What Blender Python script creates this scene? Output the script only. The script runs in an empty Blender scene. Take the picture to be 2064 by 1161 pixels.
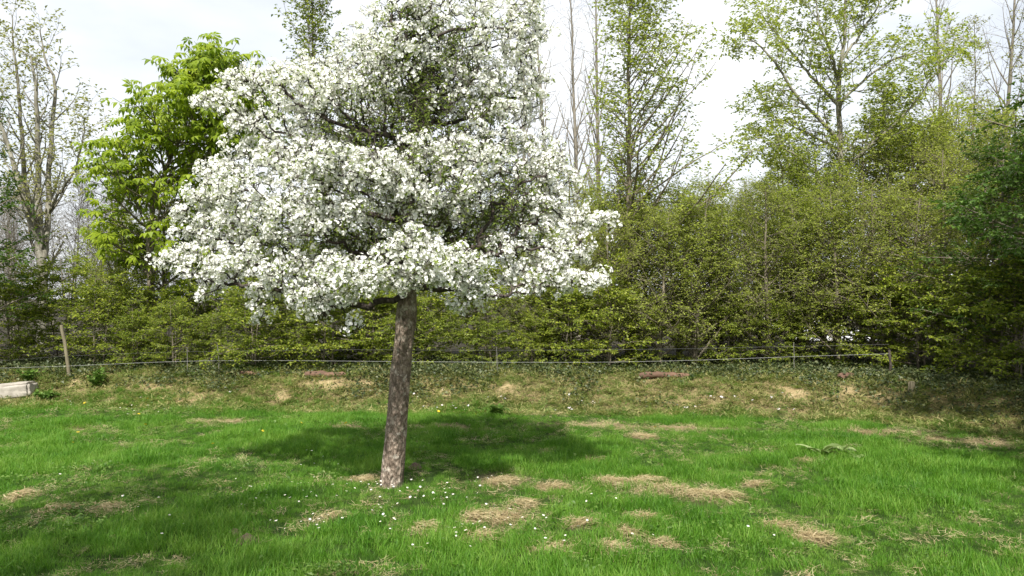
import bpy, math
import numpy as np
from mathutils import Vector, Matrix

# ------------------------------------------------------------------ camera, world, sun, exposure
scene = bpy.context.scene
COL = scene.collection
F, CX, HY, CAMH = 1589.0, 1032.0, 600.0, 1.6       # photo focal length in px, centre column, horizon row, eye height
cam_d = bpy.data.cameras.new('camera')
cam_d.sensor_width = 36.0
cam_d.lens = 36.0 * F / 2064.0
cam_d.shift_y = (HY - 580.5) / 2064.0
cam_d.clip_start = 0.05
cam_d.clip_end = 2000.0
cam = bpy.data.objects.new('camera', cam_d)
COL.objects.link(cam)
cam.location = (0, 0, CAMH)
cam.rotation_euler = (math.radians(90), 0, 0)
scene.camera = cam

SUN_EL = math.radians(53.0)
SUN_AZ = math.radians(7.0)        # light travels towards +Y, turned this much towards +X
world = bpy.data.worlds.new('World')
scene.world = world
world.use_nodes = True
wn, wl = world.node_tree.nodes, world.node_tree.links
wn.clear()
w_out = wn.new('ShaderNodeOutputWorld')
w_bg = wn.new('ShaderNodeBackground')
w_sky = wn.new('ShaderNodeTexSky')
w_sky.sky_type = 'NISHITA'
w_sky.sun_disc = False
w_sky.sun_elevation = SUN_EL
w_sky.sun_rotation = math.radians(180.0) + SUN_AZ
w_sky.dust_density = 2.0
w_co = wn.new('ShaderNodeTexCoord')
w_map = wn.new('ShaderNodeMapping')
w_map.inputs['Scale'].default_value = (1.0, 1.0, 2.6)
w_noise = wn.new('ShaderNodeTexNoise')
w_noise.inputs['Scale'].default_value = 2.3
w_noise.inputs['Detail'].default_value = 6.0
w_noise.inputs['Roughness'].default_value = 0.5
w_ramp = wn.new('ShaderNodeValToRGB')
w_ramp.color_ramp.elements[0].position = 0.36
w_ramp.color_ramp.elements[0].color = (0.62, 0.62, 0.62, 1)
w_ramp.color_ramp.elements[1].position = 0.62
w_ramp.color_ramp.elements[1].color = (1, 1, 1, 1)
w_mix = wn.new('ShaderNodeMix')
w_mix.data_type = 'RGBA'
w_mix.inputs['B'].default_value = (9.6, 9.9, 10.3, 1)   # thin bright cloud sheet
wl.new(w_co.outputs['Generated'], w_map.inputs['Vector'])
wl.new(w_map.outputs['Vector'], w_noise.inputs['Vector'])
wl.new(w_noise.outputs['Fac'], w_ramp.inputs['Fac'])
wl.new(w_ramp.outputs['Color'], w_mix.inputs['Factor'])
wl.new(w_sky.outputs['Color'], w_mix.inputs['A'])
wl.new(w_mix.outputs['Result'], w_bg.inputs['Color'])
w_bg.inputs['Strength'].default_value = 0.078
wl.new(w_bg.outputs['Background'], w_out.inputs['Surface'])

sun_d = bpy.data.lights.new('sun', 'SUN')
sun_d.energy = 4.8
sun_d.angle = math.radians(0.9)
sun_d.color = (1.0, 0.965, 0.905)
sun = bpy.data.objects.new('sun', sun_d)
COL.objects.link(sun)
SD = Vector((math.sin(SUN_AZ) * math.cos(SUN_EL), math.cos(SUN_AZ) * math.cos(SUN_EL), -math.sin(SUN_EL)))
sun.rotation_euler = SD.to_track_quat('-Z', 'Y').to_euler()
sun.location = (-1, -8, 12)

vs = scene.view_settings
vs.view_transform = 'Standard'
vs.look = 'None'
vs.exposure = 0.70
vs.gamma = 1.0
vs.use_curve_mapping = False
scene.cycles.max_bounces = 4
scene.cycles.diffuse_bounces = 2
scene.cycles.glossy_bounces = 2
scene.cycles.transmission_bounces = 3
scene.cycles.transparent_max_bounces = 4
scene.cycles.use_adaptive_sampling = True

# ------------------------------------------------------------------ helpers
rng = np.random.default_rng(7)
PI = math.pi


def P(px, py, d):
    """photo pixel at distance d in front of the camera -> world point"""
    return np.array([(px - CX) / F * d, d, CAMH - (py - HY) / F * d])


def norm(v):
    return v / np.maximum(np.linalg.norm(v, axis=-1, keepdims=True), 1e-9)


def hash2(ix, iy, seed):
    n = (ix * 374761393 + iy * 668265263 + seed * 974634777) & 0xFFFFFFFF
    n = ((n ^ (n >> 13)) * 1274126177) & 0xFFFFFFFF
    n = n ^ (n >> 16)
    return (n & 0xFFFF) / 65535.0


def vnoise(x, y, seed=0):
    x = np.asarray(x, float); y = np.asarray(y, float)
    ix = np.floor(x).astype(np.int64); iy = np.floor(y).astype(np.int64)
    fx = x - ix; fy = y - iy
    fx = fx * fx * (3 - 2 * fx); fy = fy * fy * (3 - 2 * fy)
    a = hash2(ix, iy, seed); b = hash2(ix + 1, iy, seed)
    c = hash2(ix, iy + 1, seed); d = hash2(ix + 1, iy + 1, seed)
    return (a * (1 - fx) + b * fx) * (1 - fy) + (c * (1 - fx) + d * fx) * fy


def fbm(x, y, seed=0, oct=3):
    s = 0; a = 0.5; t = 0
    for k in range(oct):
        s = s + a * vnoise(x * 2 ** k, y * 2 ** k, seed + k * 17); t += a; a *= 0.5
    return s / t


def sstep(a, b, x):
    t = np.clip((x - a) / (b - a), 0, 1)
    return t * t * (3 - 2 * t)


class Acc:
    """collects vertices and faces, builds ONE mesh"""
    def __init__(s):
        s.V = []; s.F = []; s.T = []; s.M = []; s.n = 0

    def add(s, V, Fc, tint=None, mat=0):
        V = np.asarray(V, float).reshape(-1, 3); Fc = np.asarray(Fc, np.int64)
        if len(Fc) == 0:
            return s
        s.V.append(V); s.F.append(Fc + s.n); s.n += len(V)
        nf = len(Fc)
        s.T.append(np.full(nf, 0.5) if tint is None else np.broadcast_to(np.asarray(tint, float), (nf,)))
        s.M.append(np.full(nf, mat, np.int32))
        return s

    def mesh(s, name, mats, smooth=False):
        me = bpy.data.meshes.new(name)
        if s.V:
            V = np.concatenate(s.V)
            me.vertices.add(len(V)); me.vertices.foreach_set('co', V.astype(np.float32).ravel())
            loops = np.concatenate([f.ravel() for f in s.F])
            sizes = np.concatenate([np.full(len(f), f.shape[1]) for f in s.F])
            starts = np.concatenate([[0], np.cumsum(sizes)[:-1]])
            me.loops.add(len(loops)); me.loops.foreach_set('vertex_index', loops.astype(np.int32))
            me.polygons.add(len(sizes)); me.polygons.foreach_set('loop_start', starts.astype(np.int32))
            me.polygons.foreach_set('material_index', np.concatenate(s.M).astype(np.int32))
            me.polygons.foreach_set('use_smooth', np.full(len(sizes), smooth))
            at = me.attributes.new('tint', 'FLOAT', 'FACE')
            at.data.foreach_set('value', np.concatenate(s.T).astype(np.float32))
            me.update(calc_edges=True)
        for m in (mats if isinstance(mats, (list, tuple)) else [mats]):
            me.materials.append(m)
        return me

    def build(s, name, mats, parent=None, smooth=False):
        return link(name, s.mesh(name, mats, smooth), parent)


def link(name, data, parent=None, loc=None):
    o = bpy.data.objects.new(name, data)
    COL.objects.link(o)
    if loc is not None:
        o.location = Vector([float(c) for c in loc])
    if parent is not None:
        o.parent = parent
    return o


def tag(o, label=None, cat=None, group=None, kind=None):
    if label: o['label'] = label
    if cat: o['category'] = cat
    if group: o['group'] = group
    if kind: o['kind'] = kind
    return o


def empty(name, loc, label, cat, group=None):
    return tag(link(name, None, None, loc), label, cat, group)


def stuff(o):
    o['kind'] = 'stuff'; return o


def copy_tree(o, parent=None):
    c = o.copy(); COL.objects.link(c); c.parent = parent
    for ch in o.children:
        if not ch.name.startswith('bough'): copy_tree(ch, c)
    return c


def tubes(Pn, R, S=4, cap=False):
    """batch of polylines (B,n,3) with radii (B,n) -> verts, quads"""
    Pn = np.asarray(Pn, float); R = np.asarray(R, float)
    B, n, _ = Pn.shape
    T = norm(np.gradient(Pn, axis=1))
    mt = norm(T.mean(axis=1))
    ref = np.where(np.abs(mt[:, 2:3]) < 0.8, np.array([[0, 0, 1.0]]), np.array([[1.0, 0, 0]]))[:, None, :]
    U = norm(np.cross(T, np.broadcast_to(ref, T.shape))); W = np.cross(T, U)
    a = np.arange(S) * 2 * PI / S
    ring = Pn[:, :, None, :] + R[:, :, None, None] * (np.cos(a)[None, None, :, None] * U[:, :, None, :] + np.sin(a)[None, None, :, None] * W[:, :, None, :])
    V = ring.reshape(-1, 3)
    b = np.arange(B)[:, None, None] * n * S
    i = np.arange(n - 1)[None, :, None] * S
    j = np.arange(S)[None, None, :]
    j2 = (j + 1) % S
    Fq = np.stack([b + i + j, b + i + j2, b + i + S + j2, b + i + S + j], axis=-1).reshape(-1, 4)
    return V, Fq


def spline(pts, n):
    """Catmull-Rom resample of control points"""
    pts = np.asarray(pts, float)
    p = np.vstack([2 * pts[0] - pts[1], pts, 2 * pts[-1] - pts[-2]])
    m = len(pts) - 1
    t = np.linspace(0, m - 1e-6, n); k = t.astype(int); u = (t - k)[:, None]
    p0, p1, p2, p3 = p[k], p[k + 1], p[k + 2], p[k + 3]
    return 0.5 * (2 * p1 + (p2 - p0) * u + (2 * p0 - 5 * p1 + 4 * p2 - p3) * u ** 2 + (3 * p1 - p0 - 3 * p2 + p3) * u ** 3)


def along(Pn, R, t):
    """sample polylines (B,n,3) at t (B,k): position, tangent, radius"""
    B, n, _ = Pn.shape
    x = np.clip(t, 0, 0.9999) * (n - 1)
    i = x.astype(int); u = (x - i)[..., None]
    bi = np.arange(B)[:, None]
    a, b = Pn[bi, i], Pn[bi, i + 1]
    r = R[bi, i] * (1 - u[..., 0]) + R[bi, i + 1] * u[..., 0]
    return a * (1 - u) + b * u, norm(b - a), r


def grow(rg, Pn, R, k, t0, t1, length, ang, trop=0.0, wig=0.15, npts=5, rr=0.6, rmin=0.0025, taper=0.25, flat=1.0, bias=None):
    """children of every polyline: k per parent. length: callable(t, pos, azimuth) -> metres"""
    B = Pn.shape[0]
    t = t0 + (t1 - t0) * (np.arange(k)[None, :] + rg.random((B, k))) / k
    pos, T, r = along(Pn, R, t)
    ref = np.where(np.abs(T[..., 2:3]) < 0.85, np.array([0, 0, 1.0]), np.array([1.0, 0, 0]))
    U = norm(np.cross(T, ref)); W = np.cross(T, U)
    az = rg.random((B, 1)) * 2 * PI + np.arange(k)[None, :] * 2.39996 + rg.normal(0, .35, (B, k))
    a = np.radians(rg.uniform(ang[0], ang[1], (B, k)))[..., None]
    side = np.cos(az)[..., None] * U + np.sin(az)[..., None] * W
    if flat < 1:
        side[..., 2] *= flat; side = norm(side)
    if bias is not None:
        side = norm(side + np.asarray(bias))
    d = norm(np.cos(a) * T + np.sin(a) * side)
    L = length(t, pos, d) * rg.uniform(0.75, 1.2, (B, k))
    d = d.reshape(-1, 3); pos = pos.reshape(-1, 3); L = L.reshape(-1)
    N = len(L)
    out = np.empty((N, npts, 3)); out[:, 0] = pos
    for q in range(1, npts):
        d = norm(d + np.array([0, 0, trop]) / (npts - 1) + rg.normal(0, wig, (N, 3)) / math.sqrt(npts - 1) * 1.2)
        out[:, q] = out[:, q - 1] + d * (L / (npts - 1))[:, None]
    r0 = np.maximum(np.minimum(r.reshape(-1) * rr, r.reshape(-1) * 0.9), rmin)
    RR = r0[:, None] * np.linspace(1, taper, npts)[None, :]
    RR = np.maximum(RR, rmin * 0.6)
    return out, RR


def leaves(rg, pos, d, nrm, L, Wd, fold=0.25):
    """simple folded leaves: two triangles either side of the midrib"""
    d = norm(d); s = norm(np.cross(d, nrm)); n = np.cross(s, d)
    L = np.asarray(L)[:, None]; Wd = np.asarray(Wd)[:, None]
    N = len(pos)
    mid = pos + d * L * 0.45
    a = mid + s * Wd * 0.5 + n * Wd * fold
    b = mid - s * Wd * 0.5 + n * Wd * fold
    tip = pos + d * L - n * L * 0.12
    V = np.stack([pos, a, tip, b], axis=1).reshape(-1, 3)
    i = np.arange(N)[:, None] * 4
    Fc = np.concatenate([i + np.array([[0, 1, 2]]), i + np.array([[0, 2, 3]])], axis=1).reshape(-1, 3)
    return V, Fc


def twig_leaves(rg, Pn, R, m, size, jit=0.35, up=0.9, t0=0.1, droop=-0.1, wr=0.62):
    B = Pn.shape[0]
    t = t0 + (1 - t0) * (np.arange(m)[None, :] + rg.random((B, m)) * 0.8) / m
    pos, T, _ = along(Pn, R, t)
    s = norm(np.cross(T, np.array([0, 0, 1.0])) + rg.normal(0, .05, T.shape))
    sg = np.where((np.arange(m) % 2)[None, :, None] == 0, 1.0, -1.0)
    d = norm(T * 0.6 + s * sg * 0.9 + np.array([0, 0, droop]) + rg.normal(0, jit, T.shape))
    nr = norm(np.array([0, 0, up]) + rg.normal(0, jit, T.shape))
    pos = pos.reshape(-1, 3); d = d.reshape(-1, 3); nr = nr.reshape(-1, 3)
    L = rg.uniform(size[0], size[1], len(pos))
    return leaves(rg, pos, d, nr, L, L * wr)


# ------------------------------------------------------------------ materials
def new_mat(name):
    m = bpy.data.materials.new(name); m.use_nodes = True
    m.node_tree.nodes.clear()
    return m, m.node_tree.nodes, m.node_tree.links


def nd(ns, kind, **kw):
    n = ns.new('ShaderNode' + kind)
    for k, v in kw.items():
        if k in n.inputs: n.inputs[k].default_value = v
        else: setattr(n, k, v)
    return n


def ramp(ns, stops):
    r = ns.new('ShaderNodeValToRGB')
    e = r.color_ramp.elements
    while len(e) < len(stops): e.new(0.5)
    for i, (p, c) in enumerate(stops):
        e[i].position = p; e[i].color = (c[0], c[1], c[2], 1)
    return r


def leaf_mat(name, c0, c1, c2, trans=0.35, rough=0.5, spec=0.3, obvar=0.0, tcol=1.35, patch=None):
    """leaf: tint attribute picks a colour between c0..c2, with light passing through"""
    m, ns, ls = new_mat(name)
    out = nd(ns, 'OutputMaterial'); at = nd(ns, 'Attribute', attribute_name='tint')
    rp = ramp(ns, [(0, c0), (0.5, c1), (1, c2)])
    src = at.outputs['Fac']
    if obvar:
        oi = nd(ns, 'ObjectInfo')
        ma = nd(ns, 'Math', operation='MULTIPLY_ADD'); ma.inputs[1].default_value = obvar; ls.new(oi.outputs['Random'], ma.inputs[0])
        sub = nd(ns, 'Math', operation='SUBTRACT'); sub.inputs[1].default_value = obvar * 0.5
        ls.new(src, ma.inputs[2]); ls.new(ma.outputs[0], sub.inputs[0]); src = sub.outputs[0]
    if patch:
        geo = nd(ns, 'NewGeometry')
        no = nd(ns, 'TexNoise', Scale=patch[0], Detail=3.0)
        ls.new(geo.outputs['Position'], no.inputs['Vector'])
        ma = nd(ns, 'Math', operation='MULTIPLY_ADD'); ma.inputs[1].default_value = patch[1]; ls.new(no.outputs['Fac'], ma.inputs[0])
        sub = nd(ns, 'Math', operation='SUBTRACT'); sub.inputs[1].default_value = patch[1] * 0.5
        ls.new(src, ma.inputs[2]); ls.new(ma.outputs[0], sub.inputs[0]); src = sub.outputs[0]
    ls.new(src, rp.inputs['Fac'])
    pb = nd(ns, 'BsdfPrincipled', Roughness=rough); pb.inputs['Specular IOR Level'].default_value = spec
    tr = nd(ns, 'BsdfTranslucent')
    mul = nd(ns, 'Mix', data_type='RGBA', blend_type='MULTIPLY'); mul.inputs['Factor'].default_value = 1.0
    mul.inputs['B'].default_value = (tcol, tcol * 1.05, tcol * 0.7, 1)
    mx = nd(ns, 'MixShader'); mx.inputs[0].default_value = trans
    ls.new(rp.outputs['Color'], pb.inputs['Base Color']); ls.new(rp.outputs['Color'], mul.inputs['A'])
    ls.new(mul.outputs['Result'], tr.inputs['Color'])
    ls.new(pb.outputs[0], mx.inputs[1]); ls.new(tr.outputs[0], mx.inputs[2]); ls.new(mx.outputs[0], out.inputs['Surface'])
    return m


def bark_mat(name, c0, c1, c2, scale=18.0, bump=0.5, stretch=0.35, rough=0.85, c3=None):
    m, ns, ls = new_mat(name)
    out = nd(ns, 'OutputMaterial'); tc = nd(ns, 'TexCoord'); mp = nd(ns, 'Mapping'); mp.inputs['Scale'].default_value = (1, 1, stretch)
    ls.new(tc.outputs['Object'], mp.inputs['Vector'])
    no = nd(ns, 'TexNoise', Scale=scale, Detail=8.0, Roughness=0.65); ls.new(mp.outputs[0], no.inputs['Vector'])
    rp = ramp(ns, [(0.3, c0), (0.5, c1), (0.7, c2)]); ls.new(no.outputs['Fac'], rp.inputs['Fac'])
    col = rp.outputs['Color']
    vo = nd(ns, 'TexVoronoi', Scale=scale * 1.7); ls.new(mp.outputs[0], vo.inputs['Vector'])
    if c3:
        n2 = nd(ns, 'TexNoise', Scale=scale * 0.55, Detail=5.0, Roughness=0.6); ls.new(tc.outputs['Object'], n2.inputs['Vector'])
        r2 = ramp(ns, [(0.56, (0, 0, 0)), (0.64, (1, 1, 1))]); ls.new(n2.outputs['Fac'], r2.inputs['Fac'])
        mx = nd(ns, 'Mix', data_type='RGBA'); ls.new(r2.outputs['Color'], mx.inputs['Factor']); ls.new(col, mx.inputs['A']); mx.inputs['B'].default_value = (*c3, 1)
        col = mx.outputs['Result']
    if c3:
        wp = nd(ns, 'Mix', data_type='RGBA', blend_type='LINEAR_LIGHT'); wp.inputs['Factor'].default_value = 0.06
        ls.new(mp.outputs[0], wp.inputs['A']); ls.new(no.outputs['Color'], wp.inputs['B'])
        ve = nd(ns, 'TexVoronoi', feature='DISTANCE_TO_EDGE', Scale=scale * 1.25); ls.new(wp.outputs['Result'], ve.inputs['Vector'])
        rc = ramp(ns, [(0.0, (0.30, 0.27, 0.24)), (0.16, (1, 1, 1))]); ls.new(ve.outputs['Distance'], rc.inputs['Fac'])
        mc = nd(ns, 'Mix', data_type='RGBA', blend_type='MULTIPLY'); mc.inputs['Factor'].default_value = 0.85
        ls.new(col, mc.inputs['A']); ls.new(rc.outputs['Color'], mc.inputs['B']); col = mc.outputs['Result']
    pb = nd(ns, 'BsdfPrincipled', Roughness=rough); pb.inputs['Specular IOR Level'].default_value = 0.2
    ad = nd(ns, 'Math', operation='ADD'); ls.new(no.outputs['Fac'], ad.inputs[0]); ls.new(vo.outputs['Distance'], ad.inputs[1])
    bp = nd(ns, 'Bump', Strength=bump, Distance=0.02); ls.new(ad.outputs[0], bp.inputs['Height'])
    ls.new(col, pb.inputs['Base Color']); ls.new(bp.outputs['Normal'], pb.inputs['Normal']); ls.new(pb.outputs[0], out.inputs['Surface'])
    return m


M_petal = leaf_mat('petal', (0.84, 0.82, 0.80), (0.90, 0.89, 0.88), (0.94, 0.94, 0.93), trans=0.27, rough=0.6, spec=0.15, tcol=1.0)
M_apple_leaf = leaf_mat('apple_leaf', (0.12, 0.17, 0.03), (0.19, 0.25, 0.05), (0.27, 0.33, 0.07), trans=0.35)
M_apple_bark = bark_mat('apple_bark', (0.10, 0.075, 0.055), (0.25, 0.195, 0.15), (0.42, 0.35, 0.28), scale=22, bump=1.0, stretch=0.55, c3=(0.46, 0.41, 0.34))
M_apple_twig = bark_mat('apple_twig', (0.035, 0.028, 0.024), (0.06, 0.048, 0.04), (0.11, 0.09, 0.075), scale=30, bump=0.4)
M_hornbeam = leaf_mat('hornbeam_leaf', (0.14, 0.185, 0.024), (0.265, 0.31, 0.05), (0.40, 0.43, 0.095), trans=0.46, tcol=1.5, obvar=0.45)
M_hornbeam_low = leaf_mat('hornbeam_leaf_low', (0.09, 0.145, 0.012), (0.19, 0.24, 0.024), (0.36, 0.39, 0.05), trans=0.4, obvar=0.2)
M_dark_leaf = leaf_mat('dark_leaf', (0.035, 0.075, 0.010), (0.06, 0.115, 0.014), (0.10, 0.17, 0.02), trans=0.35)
M_chestnut = leaf_mat('chestnut_leaf', (0.13, 0.20, 0.012), (0.22, 0.295, 0.016), (0.33, 0.40, 0.028), trans=0.45, obvar=0.5)
M_maple = leaf_mat('maple_leaf', (0.17, 0.18, 0.055), (0.26, 0.265, 0.08), (0.36, 0.36, 0.12), trans=0.35)
M_grey_bark = bark_mat('grey_bark', (0.12, 0.105, 0.08), (0.20, 0.18, 0.14), (0.30, 0.27, 0.22), scale=10, bump=0.3, stretch=0.2)
M_pale_bark = bark_mat('pale_bark', (0.13, 0.12, 0.09), (0.22, 0.205, 0.16), (0.34, 0.325, 0.27), scale=10, bump=0.3, stretch=0.3)
M_brown_bark = bark_mat('brown_bark', (0.09, 0.075, 0.052), (0.17, 0.145, 0.105), (0.27, 0.235, 0.175), scale=12, bump=0.3, stretch=0.2)
M_grass = leaf_mat('grass_blade', (0.042, 0.13, 0.008), (0.10, 0.24, 0.017), (0.22, 0.345, 0.06), trans=0.4, rough=0.5, spec=0.25, obvar=0.4, tcol=1.25, patch=(1.3, 1.35))
M_straw = leaf_mat('dry_grass', (0.25, 0.185, 0.09), (0.40, 0.32, 0.17), (0.56, 0.48, 0.30), trans=0.2, rough=0.6, obvar=0.2)
M_bank_blade = leaf_mat('bank_grass_blade', (0.075, 0.13, 0.02), (0.18, 0.21, 0.055), (0.40, 0.34, 0.155), trans=0.3, rough=0.6, obvar=0.5, patch=(1.6, 1.0))
M_ivy = leaf_mat('ivy_leaf', (0.025, 0.04, 0.012), (0.06, 0.08, 0.028), (0.13, 0.14, 0.06), trans=0.12, rough=0.5, spec=0.3)
M_weed = leaf_mat('weed_leaf', (0.05, 0.11, 0.014), (0.09, 0.17, 0.025), (0.15, 0.24, 0.045), trans=0.3)
M_dock = leaf_mat('dock_leaf', (0.10, 0.15, 0.04), (0.17, 0.23, 0.075), (0.27, 0.33, 0.14), trans=0.25, rough=0.5)
M_daisy = leaf_mat('daisy_petal', (0.80, 0.78, 0.80), (0.84, 0.83, 0.85), (0.88, 0.88, 0.88), trans=0.15, tcol=1.0)
M_violet = leaf_mat('pale_flower_petal', (0.62, 0.60, 0.74), (0.68, 0.67, 0.80), (0.78, 0.78, 0.85), trans=0.2, tcol=1.0)
M_yellow = leaf_mat('yellow_petal', (0.75, 0.45, 0.02), (0.80, 0.55, 0.03), (0.85, 0.62, 0.05), trans=0.15, tcol=1.0)
M_stem = leaf_mat('flower_stem', (0.06, 0.13, 0.02), (0.08, 0.16, 0.03), (0.10, 0.19, 0.03), trans=0.2)


def plain_mat(name, c0, c1, scale=20, rough=0.8, bump=0.3, metal=0.0, stretch=(1, 1, 1)):
    m, ns, ls = new_mat(name)
    out = nd(ns, 'OutputMaterial'); tc = nd(ns, 'TexCoord'); mp = nd(ns, 'Mapping'); mp.inputs['Scale'].default_value = stretch
    ls.new(tc.outputs['Object'], mp.inputs['Vector'])
    no = nd(ns, 'TexNoise', Scale=scale, Detail=7.0, Roughness=0.65); ls.new(mp.outputs[0], no.inputs['Vector'])
    rp = ramp(ns, [(0.32, c0), (0.68, c1)]); ls.new(no.outputs['Fac'], rp.inputs['Fac'])
    pb = nd(ns, 'BsdfPrincipled', Roughness=rough, Metallic=metal)
    bp = nd(ns, 'Bump', Strength=bump, Distance=0.01); ls.new(no.outputs['Fac'], bp.inputs['Height'])
    ls.new(rp.outputs['Color'], pb.inputs['Base Color']); ls.new(bp.outputs['Normal'], pb.inputs['Normal']); ls.new(pb.outputs[0], out.inputs['Surface'])
    return m


M_concrete = plain_mat('concrete', (0.25, 0.225, 0.185), (0.44, 0.40, 0.34), 9, 0.9, 0.5)
M_log = plain_mat('reddish_wood', (0.07, 0.038, 0.024), (0.17, 0.095, 0.058), 14, 0.85, 0.7, stretch=(0.25, 1, 1))
M_post = plain_mat('weathered_post', (0.12, 0.10, 0.06), (0.22, 0.19, 0.12), 14, 0.85, 0.5, stretch=(1, 1, 0.2))
M_wire = plain_mat('white_wire', (0.45, 0.45, 0.43), (0.62, 0.62, 0.60), 40, 0.45, 0.0)
M_greywire = plain_mat('grey_wire', (0.15, 0.15, 0.14), (0.24, 0.24, 0.23), 40, 0.5, 0.0, metal=0.4)
M_stake = plain_mat('grey_stake', (0.10, 0.095, 0.08), (0.20, 0.19, 0.165), 30, 0.6, 0.1)
M_soil = plain_mat('crumbled_soil', (0.07, 0.045, 0.03), (0.16, 0.11, 0.075), 30, 0.95, 0.8)
M_yard = plain_mat('pale_gravel', (0.50, 0.49, 0.47), (0.68, 0.67, 0.65), 0.6, 0.95, 0.1)

# ------------------------------------------------------------------ ground with bank
FX = np.array([-40, -12, -7.5, -3, 0, 2, 3.6, 4.8, 5.6, 6.4, 7.4, 9, 12, 40.0])
FY = np.array([12.8, 12.0, 11.5, 11.05, 10.85, 10.75, 10.4, 9.7, 8.9, 7.8, 6.2, 4.0, 1.0, -5.0])


def foot(x):
    return np.interp(x, FX, FY)


def bank_s(x, y):
    """metres behind the foot of the bank, measured roughly square to it"""
    f = y - foot(x)
    sl = np.interp(x, [3, 5, 7], [1.0, 0.75, 0.55])
    return f * sl


def hgt(x, y):
    x = np.asarray(x, float); y = np.asarray(y, float)
    s = bank_s(x, y) + 0.25 * (fbm(x * 0.8, y * 0.8, 5) - 0.5)
    near = np.exp(-((np.maximum(np.abs(x) - 12, 0) / 10) ** 2)) * np.exp(-(np.maximum(np.abs(y - 8) - 9, 0) / 10) ** 2)
    b = 0.42 * sstep(0.0, 1.55, s)
    bump = 0.075 * (fbm(x * 0.55, y * 0.55, 1) - 0.5) + 0.055 * (fbm(x * 1.9, y * 1.9, 2, 2) - 0.5) * (1 + sstep(0, .5, s))
    bump += 0.05 * (fbm(x * 5, y * 5, 3, 2) - 0.5) * sstep(0.1, 0.5, s) * (1 - sstep(2.0, 3.0, s))
    return b + bump * near


def ground_at(px, py):
    """photo pixel of a point on the ground -> world point on the terrain"""
    dx = (px - CX) / F; dz = -(py - HY) / F
    g = np.arange(2.0, 20.0, 0.25)
    hit = np.nonzero(CAMH + dz * g <= hgt(dx * g, g))[0]
    t0 = g[hit[0]] if len(hit) else 20.0
    g = np.linspace(t0 - 0.25, t0, 26)
    hit = np.nonzero(CAMH + dz * g <= hgt(dx * g, g))[0]
    t = g[hit[0]] if len(hit) else t0
    return np.array([dx * t, t, float(hgt(dx * t, t))])


def grid_axis(lo, hi, step, far, n):
    core = np.arange(lo, hi + 1e-6, step)
    g = np.geomspace(1, 1 + far, n)[1:] - 1
    return np.concatenate([(lo - g)[::-1], core, hi + g])


gx = grid_axis(-12, 12, 0.06, 500, 26); gy = grid_axis(1.0, 16.0, 0.055, 600, 26)
GX, GY = np.meshgrid(gx, gy)
GZ = hgt(GX, GY)
nx, ny = len(gx), len(gy)
ii = np.arange(ny - 1)[:, None] * nx + np.arange(nx - 1)[None, :]
GF = np.stack([ii, ii + 1, ii + nx + 1, ii + nx], -1).reshape(-1, 4)

# bare sandy earth on the bank face (photo pixels, radius in px)
BARE = [(300, 778, 70, 15), (390, 800, 50, 14), (150, 772, 22, 8), (560, 800, 40, 12), (655, 772, 60, 10), (740, 772, 30, 8), (240, 800, 30, 9),
        (940, 780, 45, 9), (1020, 780, 22, 12), (900, 790, 40, 12), (1460, 790, 25, 14), (1600, 790, 35, 20), (1660, 805, 22, 10), (1590, 780, 30, 12),
        (1700, 785, 40, 14), (1780, 800, 60, 20), (1400, 800, 50, 10)]
bare_pts = []
for (a, b, rx, ry) in BARE:
    c = ground_at(a, b)
    bare_pts.append((c[0], c[1], rx / F * c[1], 2.2 * ry / F * c[1]))


def bare_w(x, y):
    w = np.zeros_like(np.asarray(x, float))
    for (cx, cy, rx, ry) in bare_pts:
        w = np.maximum(w, np.exp(-(((x - cx) / rx) ** 2 + ((y - cy) / ry) ** 2) * 1.1))
    return np.clip(w * 2.6 * fbm(x * 5, y * 7, 21, 4) - .45, 0, 1)


# worn straw-coloured areas in the lawn (photo pixels)
WORN = [(1000, 972, 50, 16), (1110, 985, 40, 12), (1250, 975, 90, 10), (1330, 985, 70, 16), (1430, 1000, 60, 12), (1010, 1040, 60, 22), (955, 1048, 45, 10),
        (1165, 1060, 28, 10), (845, 1070, 28, 10), (955, 1088, 25, 9), (1290, 1045, 30, 8), (1575, 1066, 50, 9), (1640, 1090, 35, 9), (1620, 932, 28, 6),
        (730, 970, 30, 6), (30, 1005, 28, 9), (100, 1030, 22, 8), (205, 1026, 26, 8), (660, 1050, 28, 14), (1250, 1075, 25, 9), (1100, 1110, 40, 9),
        (1220, 1105, 60, 9), (1750, 872, 130, 6), (1350, 862, 150, 5), (1200, 858, 90, 6), (1980, 892, 90, 8), (1900, 885, 40, 6), (450, 850, 55, 7), (700, 860, 40, 5),
        (480, 850, 60, 6), (1290, 880, 28, 5), (1185, 930, 14, 5), (1095, 915, 14, 5), (1520, 980, 28, 6), (1325, 1098, 20, 10), (900, 860, 60, 4), (160, 865, 30, 5)]
worn_pts = []
for (a, b, rx, ry) in WORN:
    c = ground_at(a, b)
    worn_pts.append((c[0], c[1], rx / F * c[1], max(ry / F * c[1] * c[1] / CAMH, 0.05)))


def worn_w(x, y):
    w = np.zeros_like(np.asarray(x, float))
    for (cx, cy, rx, ry) in worn_pts:
        w = np.maximum(w, np.exp(-(((x - cx) / rx) ** 2 + ((y - cy) / ry) ** 2) * 1.2))
    return w


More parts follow.
